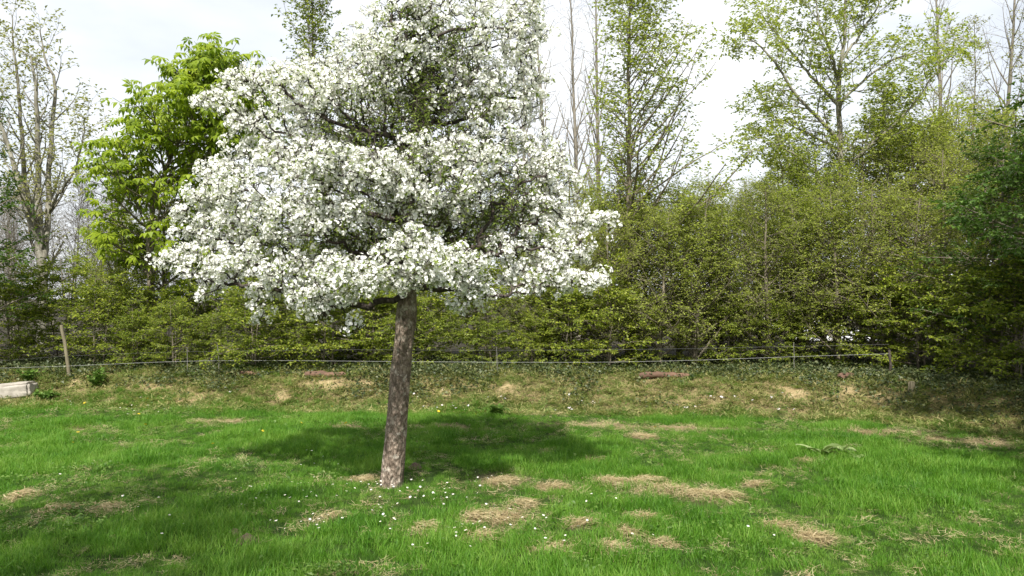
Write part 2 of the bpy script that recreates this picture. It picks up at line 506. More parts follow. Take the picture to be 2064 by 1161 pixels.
ga = Acc().add(np.stack([GX, GY, GZ], -1).reshape(-1, 3), GF)
m_ground, ns, ls = new_mat('earth_and_turf')
out = nd(ns, 'OutputMaterial'); geo = nd(ns, 'NewGeometry')
n1 = nd(ns, 'TexNoise', Scale=9.0, Detail=8.0, Roughness=0.7); ls.new(geo.outputs['Position'], n1.inputs['Vector'])
n2 = nd(ns, 'TexNoise', Scale=55.0, Detail=5.0, Roughness=0.7); ls.new(geo.outputs['Position'], n2.inputs['Vector'])
r_lawn = ramp(ns, [(0.3, (0.018, 0.045, 0.006)), (0.7, (0.05, 0.085, 0.016))])
r_bank = ramp(ns, [(0.3, (0.11, 0.095, 0.04)), (0.5, (0.21, 0.17, 0.08)), (0.7, (0.34, 0.27, 0.135))])
r_bare = ramp(ns, [(0.3, (0.23, 0.165, 0.08)), (0.5, (0.36, 0.275, 0.145)), (0.72, (0.48, 0.385, 0.22))])
r_worn = ramp(ns, [(0.3, (0.15, 0.115, 0.06)), (0.7, (0.31, 0.25, 0.14))])
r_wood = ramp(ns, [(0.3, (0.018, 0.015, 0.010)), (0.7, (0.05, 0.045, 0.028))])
for r, n in ((r_lawn, n1), (r_bank, n2), (r_bare, n1), (r_worn, n2), (r_wood, n2)):
    ls.new(n.outputs['Fac'], r.inputs['Fac'])
cur = r_lawn.outputs['Color']
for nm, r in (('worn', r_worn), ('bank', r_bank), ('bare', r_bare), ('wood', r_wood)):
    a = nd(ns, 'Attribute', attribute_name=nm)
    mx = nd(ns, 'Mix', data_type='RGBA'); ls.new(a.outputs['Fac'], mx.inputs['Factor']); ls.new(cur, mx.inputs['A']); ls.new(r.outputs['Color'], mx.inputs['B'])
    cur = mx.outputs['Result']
pb = nd(ns, 'BsdfPrincipled', Roughness=0.95); pb.inputs['Specular IOR Level'].default_value = 0.1
bp = nd(ns, 'Bump', Strength=0.9, Distance=0.03); ad = nd(ns, 'Math', operation='ADD')
ls.new(n1.outputs['Fac'], ad.inputs[0]); ls.new(n2.outputs['Fac'], ad.inputs[1]); ls.new(ad.outputs[0], bp.inputs['Height'])
ls.new(cur, pb.inputs['Base Color']); ls.new(bp.outputs['Normal'], pb.inputs['Normal']); ls.new(pb.outputs[0], out.inputs['Surface'])
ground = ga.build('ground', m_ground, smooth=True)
tag(ground, 'green lawn rising to a low earth bank', 'ground', kind='structure')
S_all = bank_s(GX, GY)
nb = (fbm(GX * 1.7, GY * 1.7, 9) - 0.5)
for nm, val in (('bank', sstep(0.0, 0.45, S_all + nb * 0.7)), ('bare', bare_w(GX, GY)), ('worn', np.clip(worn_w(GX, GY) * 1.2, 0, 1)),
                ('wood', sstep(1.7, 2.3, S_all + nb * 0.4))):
    at = ground.data.attributes.new(nm, 'FLOAT', 'POINT'); at.data.foreach_set('value', val.astype(np.float32).ravel())

ya = Acc().add([(7.4, 20.5, 0.47), (10.0, 20.5, 0.47), (17.5, 45, 0.47), (14, 45, 0.47)], [[0, 1, 2, 3]])
tag(ya.build('gravel_yard', M_yard), 'pale gravel yard glimpsed through the hedge', 'yard', kind='structure')

# ------------------------------------------------------------------ crab apple in full blossom
AD = 6.7
APPLE = ground_at(790, 980); AD = float(APPLE[1])
rg = np.random.default_rng(11)


def A(px, py, dd=0.0):
    return P(px, py, AD + dd * (.62 if dd < 0 else .8))


apple = empty('crab_apple_tree', APPLE, 'crab apple tree covered in white blossom standing alone on the lawn', 'tree')
APP = np.array(APPLE)
trunk_px = [(789, 992, 0), (790, 975, 0), (796, 900, 0), (803, 800, 0), (813, 700, .02), (820, 620, .03), (823, 550, .05), (820, 450, .08), (826, 350, .08), (836, 280, .05), (838, 230, .03), (826, 150, 0), (818, 80, 0), (825, 0, 0), (835, -70, 0)]
trunk_r = [26, 23.5, 21.5, 20.5, 19.5, 20, 17, 14.5, 13.5, 12, 8.5, 4.5, 3.0, 2.2, 1.2]
tp = spline([A(*q) for q in trunk_px], 150)
tr_ = np.interp(np.linspace(0, 1, 150), np.linspace(0, 1, len(trunk_r)), trunk_r) * AD / F
S = 44
V, Fq = tubes(tp[None], tr_[None], S)
cen = np.repeat(tp, S, axis=0)
rad = V - cen
ang = np.tile(np.arange(S), 150); zz = np.repeat(np.arange(150), S)
nn = 0.17 * (vnoise(ang * 0.25, zz * 0.16, 31) - 0.5) + 0.11 * (fbm((ang % S) * 0.8, zz * 0.45, 33) - 0.5)
flare = 1 + 0.22 * np.exp(-zz / 5.0) * (0.7 + 0.6 * vnoise(ang * 0.2, 0 * ang, 3))
Vt = cen + rad * (1 + nn)[:, None] * flare[:, None]
cut = 62
Acc().add(Vt[:cut * S] - APP, Fq[:(cut - 1) * S]).build('trunk', M_apple_bark, apple, smooth=True)
Acc().add(Vt[(cut - 1) * S:] - APP, Fq[(cut - 1) * S:] - (cut - 1) * S).build('leader', M_apple_twig, apple, smooth=True)

# limbs that show in the photograph, then the crown is grown on to them
LIMBS = [
    [(830, 300, .05), (790, 275, -.1), (740, 262, -.15), (690, 252, -.2), (640, 232, -.2), (590, 200, -.15), (560, 170, -.1)],
    [(838, 240, 0), (868, 222, -.1), (905, 218, -.15), (925, 190, -.2), (930, 150, -.25), (890, 125, -.3), (845, 108, -.35)],
    [(826, 480, .0), (770, 515, -.35), (710, 505, -.5), (650, 478, -.6), (580, 480, -.65), (540, 484, -.7), (500, 500, -.65)],
    [(826, 430, 0), (870, 455, -.2), (930, 448, -.3), (985, 462, -.35), (1030, 490, -.3), (1090, 520, -.2), (1150, 550, -.15)],
    [(816, 596, 0), (745, 612, -.3), (660, 615, -.4), (600, 600, -.4), (550, 580, -.4), (480, 575, -.3), (420, 565, -.2)],
    [(832, 578, 0), (880, 580, -.3), (950, 590, -.6), (990, 600, -.7), (1030, 590, -.7), (1075, 592, -.6)],
    [(824, 520, -.05), (815, 530, -.5), (790, 535, -.9), (750, 540, -1.2), (700, 545, -1.45)],
    [(824, 500, -.05), (850, 505, -.5), (880, 510, -.9), (910, 520, -1.2), (940, 545, -1.45)],
    [(824, 400, 0), (790, 385, -.4), (740, 370, -.8), (690, 360, -1.1), (630, 360, -1.2)],
    [(826, 380, 0), (880, 365, -.4), (940, 350, -.7), (990, 345, -.8)],
    [(824, 450, 0), (730, 430, -.1), (620, 410, 0), (520, 400, 0), (440, 410, 0), (400, 440, 0)],
    [(828, 360, .1), (920, 360, .2), (1010, 380, .25), (1090, 400, .2), (1160, 440, .1), (1215, 450, .1)],
    [(838, 250, .05), (900, 250, .25), (970, 230, .35), (1030, 200, .3), (1065, 180, .2)],
    [(834, 290, .05), (740, 300, .4), (650, 290, .6), (570, 270, .6), (500, 260, .5)],
    [(826, 150, 0), (760, 130, -.2), (690, 125, -.25), (610, 130, -.2), (540, 150, -.1)],
    [(820, 110, 0), (880, 70, -.1), (950, 55, 0), (1020, 60, .1), (1080, 95, .1)],
    [(822, 520, .1), (780, 500, .6), (720, 490, 1.0), (650, 500, 1.2)],
    [(822, 500, .1), (880, 490, .6), (950, 480, 1.0), (1020, 490, 1.2)],
    [(826, 380, .1), (800, 360, .6), (740, 350, 1.0), (680, 340, 1.2)],
    [(828, 370, .1), (880, 340, .6), (950, 330, 1.0), (1010, 330, 1.2)],
    [(832, 240, .1), (830, 210, .6), (810, 180, .9), (790, 150, 1.0)],
    [(820, 90, 0), (790, 50, -.1), (765, 30, -.1), (745, 30, 0)],
    [(560, 170, -.1), (500, 165, 0), (450, 178, 0), (410, 208, 0)],
    [(420, 565, -.2), (370, 545, -.1), (330, 527, 0)],
    [(1150, 550, -.15), (1190, 568, -.1), (1215, 570, -.1)],
]
# masses of blossom: px, py, depth offset, half width px, half height px, half depth m, weight
LOBES = [
    (905, 15, 0, 170, 70, .8, 1.1), (930, -35, 0, 100, 40, .45, .4), (830, -10, 0, 70, 60, .5, .5), (785, 100, -.35, 120, 60, .5, .8), (960, 105, 0, 130, 70, .7, .9), (640, 165, -.15, 140, 46, .5, .9), (815, 572, -1.0, 70, 22, .3, .35), (880, 290, -.5, 60, 30, .3, .2),
    (500, 165, 0, 60, 32, .25, .4), (430, 208, 0, 50, 16, .12, .25), (1055, 95, .1, 45, 70, .3, .4), (700, 185, -.55, 110, 45, .35, .6), (980, 190, -.1, 100, 60, .5, .7),
    (560, 230, -.1, 110, 55, .5, .7), (1030, 260, .15, 80, 60, .5, .6), (1085, 320, .1, 60, 50, .4, .5), (480, 250, 0, 40, 30, .25, .25), (510, 320, .2, 90, 45, .4, .5),
    (690, 345, -1.1, 150, 55, .4, 1.2), (560, 375, -.5, 130, 60, .45, .9), (445, 350, 0, 55, 30, .25, .3), (460, 430, -.05, 80, 60, .35, .5), (375, 450, 0, 35, 35, .2, .2),
    (920, 325, -.7, 120, 50, .4, .8), (800, 350, -1.1, 70, 50, .3, .5), (1060, 380, .05, 110, 60, .5, .8), (1130, 420, .1, 65, 50, .3, .35), (1210, 450, .1, 45, 24, .15, .22),
    (640, 435, -.95, 150, 45, .4, .9), (830, 400, -1.0, 90, 45, .35, .5), (920, 395, -.6, 90, 40, .4, .5),
    (460, 535, -.15, 85, 45, .4, .55), (350, 525, 0, 45, 22, .15, .25), (590, 545, -.8, 130, 50, .45, 1.0), (720, 560, -1.35, 120, 45, .4, .9), (830, 500, -1.25, 75, 45, .35, .6), (900, 540, -1.4, 90, 50, .35, .8),
    (960, 585, -1.1, 40, 40, .25, .35), (1080, 545, -.3, 90, 55, .45, .8), (1165, 572, -.1, 55, 22, .2, .3), (650, 605, -1.1, 80, 26, .3, .4), (560, 600, -.35, 70, 35, .3, .35), (420, 585, -.2, 30, 18, .15, .12),
    (920, 622, -1.1, 24, 22, .12, .08), (715, 655, -1.2, 24, 12, .08, .05), (640, 640, -.6, 40, 14, .15, .08), (520, 640, -.2, 20, 10, .1, .05), (1000, 500, -.5, 60, 35, .3, .3), (1150, 500, 0, 50, 40, .25, .3),
    (610, 305, -.2, 90, 40, .4, .45), (970, 290, -.2, 80, 40, .4, .4), (1115, 355, .1, 50, 50, .3, .28), (1150, 495, 0, 45, 45, .25, .2), (1100, 460, -.1, 70, 55, .35, .3),
    (490, 470, -.2, 70, 45, .35, .3), (405, 490, -.05, 40, 35, .25, .16), (415, 390, 0, 45, 35, .25, .25), (1075, 40, .1, 40, 60, .3, .35), (1070, 170, .1, 40, 50, .3, .3),
    # the far side of the crown
    (820, 330, 1.0, 170, 130, .6, .9), (720, 470, 1.0, 170, 80, .5, .8), (980, 460, 1.0, 160, 90, .6, .8), (850, 120, .8, 150, 90, .5, 1.3), (800, 215, .7, 130, 60, .4, 1.0), (930, 185, .6, 110, 70, .4, .9), (620, 300, .7, 120, 70, .5, .5), (830, 555, .9, 160, 36, .45, .4),
]
nodes = [tp[k] for k in range(40, 150, 3)]
par = [-1] + list(range(len(nodes) - 1))
ntr = len(nodes)
limb_of = [-1] * ntr
for li, L in enumerate(LIMBS):
    pts = spline([A(*q) for q in L], len(L) * 4)
    pts[1:-1] += rg.normal(0, .012, pts[1:-1].shape)
    arr = np.array(nodes)
    prev = int(np.argmin(((arr - pts[0]) ** 2).sum(1)))
    par_limb = limb_of[prev]
    for p in pts[1:]:
        nodes.append(p); par.append(prev); limb_of.append(li if par_limb < 0 else par_limb); prev = len(nodes) - 1
att = []
for (px, py, dd, rx, ry, rz, wt) in LOBES:
    n = int(104 * wt)
    u = norm(rg.normal(size=(n, 3))) * (rg.random((n, 1)) ** 0.38)
    c = A(px, py, dd); k = (AD + dd) / F
    att.append(c + u * np.array([rx * k, rz * .82, ry * k]))
n_out = sum(len(q) for q in att)
# the shaded inside of the crown: bare tangled twigs and small leaves
for (px, py, dd, rx, ry, rz, n) in [(830, 400, 0, 290, 170, .95, 420), (840, 230, .1, 200, 120, .65, 330), (720, 290, .2, 120, 50, .4, 70), (1000, 440, .1, 130, 80, .6, 160), (640, 500, 0, 170, 60, .6, 140), (860, 100, .15, 140, 90, .45, 150)]:
    u = norm(rg.normal(size=(n, 3))) * (rg.random((n, 1)) ** 0.4)
    c = A(px, py, dd); k = (AD + dd) / F
    att.append(c + u * np.array([rx * k, rz, ry * k]))
att = np.concatenate(att)
N = len(att); M0 = len(nodes)
NP = np.zeros((M0 + N, 3)); NP[:M0] = nodes
par = par + [0] * N; limb_of = limb_of + [-1] * N
path = np.zeros(M0 + N)
for k in range(M0):
    if par[k] >= 0: path[k] = path[par[k]] + np.linalg.norm(NP[k] - NP[par[k]])
tree_r = np.full(N, 1e9); best = np.zeros(N, int)
BF = 0.22
for k in range(ntr, M0):
    c = np.sqrt(((att - NP[k]) ** 2).sum(1)) + BF * path[k]
    w = c < tree_r; tree_r[w] = c[w]; best[w] = k
done = np.zeros(N, bool); cnt = M0; inner = np.zeros(M0 + N, bool)
for it in range(N):
    cc = np.where(done, 1e9, tree_r); i = int(np.argmin(cc)); done[i] = True
    inner[cnt] = i >= n_out
    NP[cnt] = att[i]; par[cnt] = int(best[i]); limb_of[cnt] = limb_of[best[i]]
    path[cnt] = path[best[i]] + np.linalg.norm(att[i] - NP[best[i]])
    c = np.sqrt(((att - att[i]) ** 2).sum(1)) + BF * path[cnt]
    w = c < tree_r; tree_r[w] = c[w]; best[w] = cnt
    cnt += 1
tot = len(NP)
par = np.array(par); limb_of = np.array(limb_of)
EXP = 2.35
acc_r = np.zeros(tot); kids = np.zeros(tot, int)
order = np.argsort(-path)
order = np.concatenate([np.arange(tot - 1, M0 - 1, -1), np.arange(M0 - 1, -1, -1)])
for k in order:
    if acc_r[k] == 0: acc_r[k] = 0.0032 ** EXP
    if par[k] >= 0: acc_r[par[k]] += acc_r[k]
nr_ = acc_r ** (1 / EXP)
nr_ = np.minimum(nr_, 0.034)
# edges -> short bent tubes
e = np.arange(ntr, tot)
a_, b_ = NP[par[e]], NP[e]
ra, rb = np.minimum(nr_[par[e]], nr_[e] * 1.5), nr_[e]
Lh = np.linalg.norm(b_ - a_, axis=1)[:, None]
m1 = a_ * .66 + b_ * .34 + rg.normal(0, .07, a_.shape) * Lh * (e >= M0)[:, None]
m2 = a_ * .33 + b_ * .67 + rg.normal(0, .07, a_.shape) * Lh * (e >= M0)[:, None]
EP = np.stack([a_, m1, m2, b_], 1); ER = np.stack([ra, ra * .67 + rb * .33, ra * .33 + rb * .67, rb], 1)
for li in range(len(LIMBS)):
    sel = (limb_of[e] == li)
    if sel.sum() < 3: continue
    ac = Acc()
    for thick in (True, False):
        s2 = sel & ((rb > 0.010) == thick)
        if s2.any():
            V, Fq = tubes(EP[s2], ER[s2], 7 if thick else 4)
            ac.add(V - APP, Fq)
    ac.build('limb', M_apple_twig, apple, smooth=True)
# short side twigs and young leaves throughout, mostly inside
sp = np.repeat(np.nonzero(nr_[e] < 0.02)[0], np.where(inner[e][nr_[e] < 0.02], 4, 1))
sd = norm(norm(EP[sp, 3] - EP[sp, 0]) * .6 + rg.normal(0, .55, (len(sp), 3)) + np.array([0, 0, .25]))
sl = rg.uniform(.06, .17, (len(sp), 1)); s0 = EP[sp, rg.integers(0, 4, len(sp))]
SP = np.stack([s0, s0 + sd * sl * .5 + rg.normal(0, .008, s0.shape), s0 + sd * sl + rg.normal(0, .015, s0.shape)], 1)
SR = np.full((len(sp), 1), 1.0) * np.array([[.0028, .0023, .0016]])
V, Fq = tubes(SP, SR, 3)
stuff(Acc().add(V - APP, Fq).build('twigs', M_apple_twig, apple))
li_ = inner[e][sp]
V, Fc = twig_leaves(rg, SP[li_], SR[li_], 4, (.022, .042), jit=.6, t0=.3, wr=.5)
stuff(Acc().add(V - APP, Fc, np.repeat(rg.random(len(Fc) // 2), 2)).build('inner_leaves', M_apple_leaf, apple))
# blossom clusters along the thinner twigs
cp, cd = [], []
thin = (nr_[e] < 0.011) & ~(inner[e] & (rg.random(len(e)) < .86))
for q, fr in ((3, .95), (2, .42), (1, .16)):
    s2 = thin & (rg.random(len(e)) < fr) & ((Lh[:, 0] > 0.05) | (q == 3))
    pp = EP[s2, q]; dd_ = norm(EP[s2, q] - EP[s2, q - 1])
    cp.append(pp); cd.append(dd_)
cp = np.concatenate(cp); cd = np.concatenate(cd)
extra = rg.random(len(cp)) < 0.15
cp = np.concatenate([cp, cp[extra] + rg.normal(0, .045, (extra.sum(), 3))]); cd = np.concatenate([cd, cd[extra]])
axis = np.array([826 - CX, 0, 0]) / F * AD + np.array([0, AD, 0])
outw = cp - axis; outw[:, 2] = 0; outw = norm(outw)
cdir = norm(cd * 0.3 + outw * 0.4 + np.array([0, -.25, 0.75]) + rg.normal(0, .4, cp.shape))
cp = cp + cdir * 0.02
NC = len(cp)


def flower(rg, c, n, r):
    """five broad cupped petals"""
    n = n / np.linalg.norm(n)
    ref = np.array([0, 0, 1.0]) if abs(n[2]) < .8 else np.array([1.0, 0, 0])
    u = np.cross(n, ref); u /= np.linalg.norm(u); w = np.cross(n, u)
    V = []; Fc = []; ph = rg.random() * 6.28; cup = rg.uniform(.12, .5)
    for k in range(5):
        a = ph + k * 2 * PI / 5 + rg.normal(0, .07)
        d = math.cos(a) * u + math.sin(a) * w; s = -math.sin(a) * u + math.cos(a) * w
        b = len(V)
        rr = r * rg.uniform(.88, 1.1)
        V += [c + d * rr * .08, c + d * rr * .62 + s * rr * .46 + n * rr * cup * .7, c + d * rr + n * rr * cup * rg.uniform(.5, 1.1), c + d * rr * .62 - s * rr * .46 + n * rr * cup * .7]
        Fc += [[b, b + 1, b + 2], [b, b + 2, b + 3]]
    return np.array(V), np.array(Fc)


protos = []
for q in range(8):
    fl = []; lf = []
    nf = int(rg.integers(9, 14))
    for k in range(nf):
        th = math.acos(1 - rg.random() * 1.5); ph = k * 2.4 + rg.random() * .6
        d = np.array([math.sin(th) * math.cos(ph), math.sin(th) * math.sin(ph), math.cos(th)])
        fl.append(flower(rg, d * rg.uniform(.028, .046), norm(d + rg.normal(0, .2, 3)), rg.uniform(.0125, .016)))
    nl = int(rg.integers(0, 4))
    a = rg.random(nl) * 6.28
    d = np.stack([np.cos(a), np.sin(a), rg.uniform(-.3, .5, nl)], 1)
    Ln = rg.uniform(.028, .05, nl)
    lv = leaves(rg, d * .015, d, np.tile([0, 0, 1.0], (nl, 1)) + rg.normal(0, .3, (nl, 3)), Ln, Ln * .55)
    pc = [f[0].mean(0) for f in fl]
    sv0, sf0 = tubes(np.array([[(0, 0, -.02), c * .5, c * .97] for c in pc]), np.full((len(pc), 3), .0011), 3)
    fv = np.concatenate([f[0] for f in fl]); off = np.cumsum([0] + [len(f[0]) for f in fl[:-1]])
    ff = np.concatenate([f[1] + o for f, o in zip(fl, off)])
    protos.append((fv, ff, lv[0], lv[1], sv0, sf0))


def frames(d, roll):
    ref = np.where(np.abs(d[:, 2:3]) < .9, np.array([0, 0, 1.0]), np.array([1.0, 0, 0]))
    u = norm(np.cross(ref, d)); w = np.cross(d, u)
    c, s = np.cos(roll)[:, None], np.sin(roll)[:, None]
    return np.stack([u * c + w * s, -u * s + w * c, d], axis=2)     # columns


RM = frames(cdir, rg.random(NC) * 6.28)
sc = rg.uniform(.75, 1.2, NC)
kind = rg.integers(0, 8, NC)
vis_rank = np.argsort(cp[:, 1] + rg.random(NC) * 0.3)
single = np.zeros(NC, bool); single[vis_rank[:290]] = True
pmesh = []
for (fv, ff, lv, lf, sv0, sf0) in protos:
    ac = Acc(); ac.add(fv, ff, np.repeat(rg.random(len(ff) // 2), 2), 0); ac.add(lv, lf, rg.random(len(lf)), 1); ac.add(sv0, sf0, .4, 1)
    pmesh.append(ac.mesh('blossom_cluster', [M_petal, M_apple_leaf]))
blos, lvs = Acc(), Acc()
for q in range(8):
    fv, ff, lv, lf = protos[q][:4]
    s2 = np.where((kind == q) & ~single)[0]
    for (vv, fc, ac) in ((fv, ff, blos), (lv, lf, lvs)):
        W = np.einsum('bij,vj->bvi', RM[s2] * sc[s2, None, None], vv) + cp[s2][:, None, :] - APP
        FF = (fc[None] + (np.arange(len(s2)) * len(vv))[:, None, None]).reshape(-1, 3)
        ac.add(W.reshape(-1, 3), FF, np.repeat(rg.random(len(FF) // 2 + 1), 2)[:len(FF)])
    for k in np.where((kind == q) & single)[0]:
        o = bpy.data.objects.new('blossom_cluster', pmesh[q]); COL.objects.link(o); o.parent = apple
        m4 = np.eye(4); m4[:3, :3] = RM[k] * sc[k]; m4[:3, 3] = cp[k] - APP
        o.matrix_local = Matrix(m4.tolist())
stuff(blos.build('blossom', M_petal, apple)); stuff(lvs.build('leaves', M_apple_leaf, apple))

# ------------------------------------------------------------------ hornbeams, maples, chestnut and other trees
def tree_parts(root, trunk, trunkR, branch_sets, leaf_sets, bark, leafm, sides=10, twigbark=None):
    ac = Acc(); V, Fq = tubes(trunk, trunkR, sides); ac.add(V, Fq); ac.build('trunk', bark, root, smooth=True)
    ac = Acc()
    for (Pn, R, s) in branch_sets:
        V, Fq = tubes(Pn, R, s); ac.add(V, Fq)
    if ac.V: stuff(ac.build('branches', twigbark or bark, root, smooth=True))
    if leaf_sets:
        ac = Acc()
        for (V, Fc) in leaf_sets:
            nl = len(Fc) // 2
            ac.add(V, Fc, np.repeat(np.clip(np.random.default_rng(len(Fc)).normal(.5, .25, nl), 0, 1), 2))
        stuff(ac.build('crown', leafm, root))


def stem(rg, h, r, n=14, lean=(0, 0), wob=0.03, r1=0.15):
    z = np.linspace(0, 1, n)
    p = np.stack([lean[0] * z ** 1.5 * h + np.cumsum(rg.normal(0, wob * h / n, n)), lean[1] * z ** 1.5 * h + np.cumsum(rg.normal(0, wob * h / n, n)), z * h], 1)
    p[:, :2] -= p[0, :2]; p[0, 2] = -0.15
    return p[None], (r * (1 - z * (1 - r1)))[None]


def hornbeam(seed, h, r, spread, nb, leaf, dens=1.0, up=0.45, low=0.06, bark=None, leafm=None, shape='shrub', bias=None, ang=(45, 80), flat2=0.35, nleaf=7, name='hornbeam_tree', stems=1, twig=1.0):
    rg = np.random.default_rng(seed)
    root = link(name, None)
    Ts, Rs = [], []
    for s in range(stems):
        T, R = stem(rg, h * rg.uniform(.8, 1) if s else h, r * (1 if s == 0 else .7), lean=tuple(rg.normal(0, .10 if s else .03, 2)))
        T[..., :2] += rg.normal(0, .15, 2) if s else 0
        Ts.append(T); Rs.append(R)
    T = np.concatenate(Ts); R = np.concatenate(Rs)

    def l1(t, pos, d):
        if shape == 'shrub': return spread * (0.35 + 0.9 * np.sin(np.clip(t * 1.05 + .12, 0, 1) * PI) ** .7 * (1 - .45 * t))
        if shape == 'cone': return spread * np.clip(1.12 - t, .12, 1) ** .8
        if shape == 'asym': return spread * np.clip(1.1 - t, .15, 1) ** .75 * np.clip(0.62 + 0.6 * d[..., 0], .3, 1.3)
        if shape == 'broom': return spread * np.clip(1.15 - t, .2, 1)
        return spread * np.ones_like(t)
    B1, R1 = grow(rg, T, R, nb, low, .98, l1, ang, trop=up, wig=.16, npts=8, rr=.5, rmin=.006, flat=1, bias=bias)
    n2 = max(3, int(9 * dens))
    B2, R2 = grow(rg, B1, R1, n2, .15, .98, lambda t, p, d: spread * .42 * twig * (1 - .5 * t), (35, 65), trop=up * .2, wig=.16, npts=5, rr=.6, rmin=.0035, flat=flat2)
    B3, R3 = grow(rg, B2, R2, 4, .2, 1.0, lambda t, p, d: spread * .2 * twig * (1 - .3 * t), (30, 60), trop=0, wig=.15, npts=4, rr=.6, rmin=.0025, flat=flat2)
    lv = []
    if nleaf:
        lv = [twig_leaves(rg, B3, R3, nleaf, leaf), twig_leaves(rg, B2, R2, nleaf, leaf)]
    tree_parts(root, T, R, [(B1, R1, 5), (B2, R2, 3), (B3, R3, 3)], lv, bark or M_brown_bark, leafm or M_hornbeam)
    return root


def place(root, x, y, label, cat='tree', group=None, rz=0.0, s=1.0, sz=None, sink=0.05):
    root.location = (x, y, float(hgt(x, y)) - sink)
    root.rotation_euler = (0, 0, rz)
    root.scale = (s, s, sz or s)
    return tag(root, label, cat, group)


def xof(px, d): return (px - CX) / F * d


def where(px, d, split):
    w = ('below the horse chestnut' if px < 470 else 'partly hidden behind the crab apple' if px < 1100 else 'around the slender dark-stemmed hornbeam' if px < 1390 else
         'between the slender hornbeam and the pale-stemmed tree' if px < 1620 else 'around the foot of the pale grey-stemmed tree' if px < 1780 else 'at the shaded end of the bank')
    return ('in the front row ' if d < split else 'in the back row ') + w


# low front hedge of hornbeam
rs = np.random.default_rng(5)
low = [hornbeam(100 + k, 2.5, .03, 1.0, 22, (.055, .09), dens=.7, up=.10, low=.02, leafm=M_hornbeam_low, ang=(60, 95), stems=2, nleaf=4, name='hornbeam_bush', twig=1.0, flat2=.12) for k in range(3)]
spots = [(px, 12.9 + .6 * rs.random(), rs.uniform(.36, .72)) for px in range(190, 1640, 80)] + [(px, 13.9 + .5 * rs.random(), rs.uniform(.5, .95)) for px in range(20, 1150, 120)] + [(1700, 13.4, .7), (1770, 12.9, .7), (1850, 12.3, .75), (1925, 11.8, .7), (1985, 11.3, .75), (2050, 10.9, .8)]
for i, (px, d, s) in enumerate(spots):
    o = low[i] if i < 3 else copy_tree(low[i % 3])
    place(o, xof(px, d), d, 'low bright-leaved hornbeam bush ' + where(px, d, 13.7), 'bush', 'hornbeam bushes along the bank top', rs.random() * 6.28, s, s * rs.uniform(.9, 1.05))

# taller hornbeams behind
mid = [hornbeam(200 + k, 4.6, .07, 1.7, 36, [(.035, .06), (.05, .085), (.04, .07)][k], dens=1.0, up=.3, low=.06, ang=(45, 80), stems=1 + (k % 2), nleaf=4, twig=.85, flat2=.3) for k in range(3)]
spots = [(1150, 15.0, .85), (1370, 15.2, .74), (1450, 14.4, .66), (1530, 15.6, .72), (1600, 14.6, .76), (1660, 16.2, 1.0), (1740, 15.0, .92), (1790, 16.6, 1.02), (1860, 15.2, .98), (1900, 14.0, .8), (1930, 16.8, 1.05), (1990, 15.4, 1.0), (2050, 14.0, 1.0), (2090, 16.5, 1.1),
         (1330, 13.3, .60), (1225, 13.5, .55), (1400, 13.2, .62), (1475, 13.5, .58), (1545, 13.2, .66), (1620, 13.5, .62), (1690, 13.2, .68), (1760, 13.0, .66), (1275, 14.4, .66), (1430, 14.5, .68), (1180, 13.6, .5), (1110, 13.9, .52), (1830, 12.7, .66), (1300, 16.6, .75), (1210, 16.3, .72), (1060, 16.0, .72), (960, 15.8, .7), (850, 15.6, .68), (740, 15.7, .68), (620, 15.6, .66), (520, 15.6, .68), (420, 15.4, .68), (330, 15.5, .72), (250, 15.8, .62), (1960, 12.6, .75), (1480, 17.5, .74), (1590, 18.0, .85)]
for i, (px, d, s) in enumerate(spots):
    o = mid[i] if i < 3 else copy_tree(mid[i % 3])
    place(o, xof(px, d), d, 'airy olive-leaved hornbeam ' + where(px, d, 15.3), 'tree', 'hornbeams behind the bank', rs.random() * 6.28, s, s * rs.uniform(.92, 1.08))

# slender hornbeam whose crown stands against the sky
o = hornbeam(301, 6.75, .075, 3.2, 64, (.05, .085), dens=.8, up=.55, low=.2, shape='asym', ang=(40, 60), bias=(.3, 0, 0), nleaf=4, twig=.5)
place(o, xof(1268, 14.2), 14.2, 'slender hornbeam with a dark straight stem and airy crown against the sky', 'tree')

# tree with green ascending shoots seen above and left of the blossom
o = hornbeam(302, 8.3, .06, 2.7, 46, (.055, .09), dens=.7, up=.8, low=.45, shape='broom', ang=(25, 50), nleaf=3, twig=.45, name='upright_tree', leafm=M_hornbeam_low)
place(o, xof(625, 16.5), 16.5, 'tall tree with upright light green shoots rising behind the white blossom', 'tree')

# bare poplar-like trees
bare = [hornbeam(400 + k, 9.6, .085, 2.6, 26, (.05, .08), dens=.5, up=.7, low=.3, shape='broom', ang=(18, 38), nleaf=0, bark=M_grey_bark, name='bare_tree', twig=.75) for k in range(2)]
for i, (px, d, s) in enumerate([(1120, 20.5, 1.0), (1205, 19.5, .95), (1165, 22, 1.05), (1905, 19, 1.0), (2010, 20, 1.05), (1060, 23, 1.0)]):
    o = bare[i] if i < 2 else copy_tree(bare[i % 2])
    place(o, xof(px, d), d, 'bare leafless tree with thin upright grey branches behind the hedge', 'tree', 'bare trees behind the hedge', rs.random() * 6.28, s)

# slim saplings with small leaves at the right
sap = [hornbeam(420 + k, 8.4, .05, 1.5, 30, (.045, .075), dens=.7, up=.6, low=.3, shape='broom', ang=(25, 45), nleaf=2, bark=M_grey_bark, leafm=M_maple, name='slim_tree', twig=.7) for k in range(2)]
for i, (px, d, s) in enumerate([(1955, 17.5, .88), (2045, 16.5, .95), (1880, 18.5, .72), (2100, 17, 1.05), (1560, 18.5, .52), (1510, 19.0, .5), (1800, 19, .75)]):
    o = sap[i] if i < 2 else copy_tree(sap[i % 2])
    place(o, xof(px, d), d, 'slim thin-stemmed tree with sparse small leaves above the thicket', 'tree', 'slim trees above the thicket', rs.random() * 6.28, s)

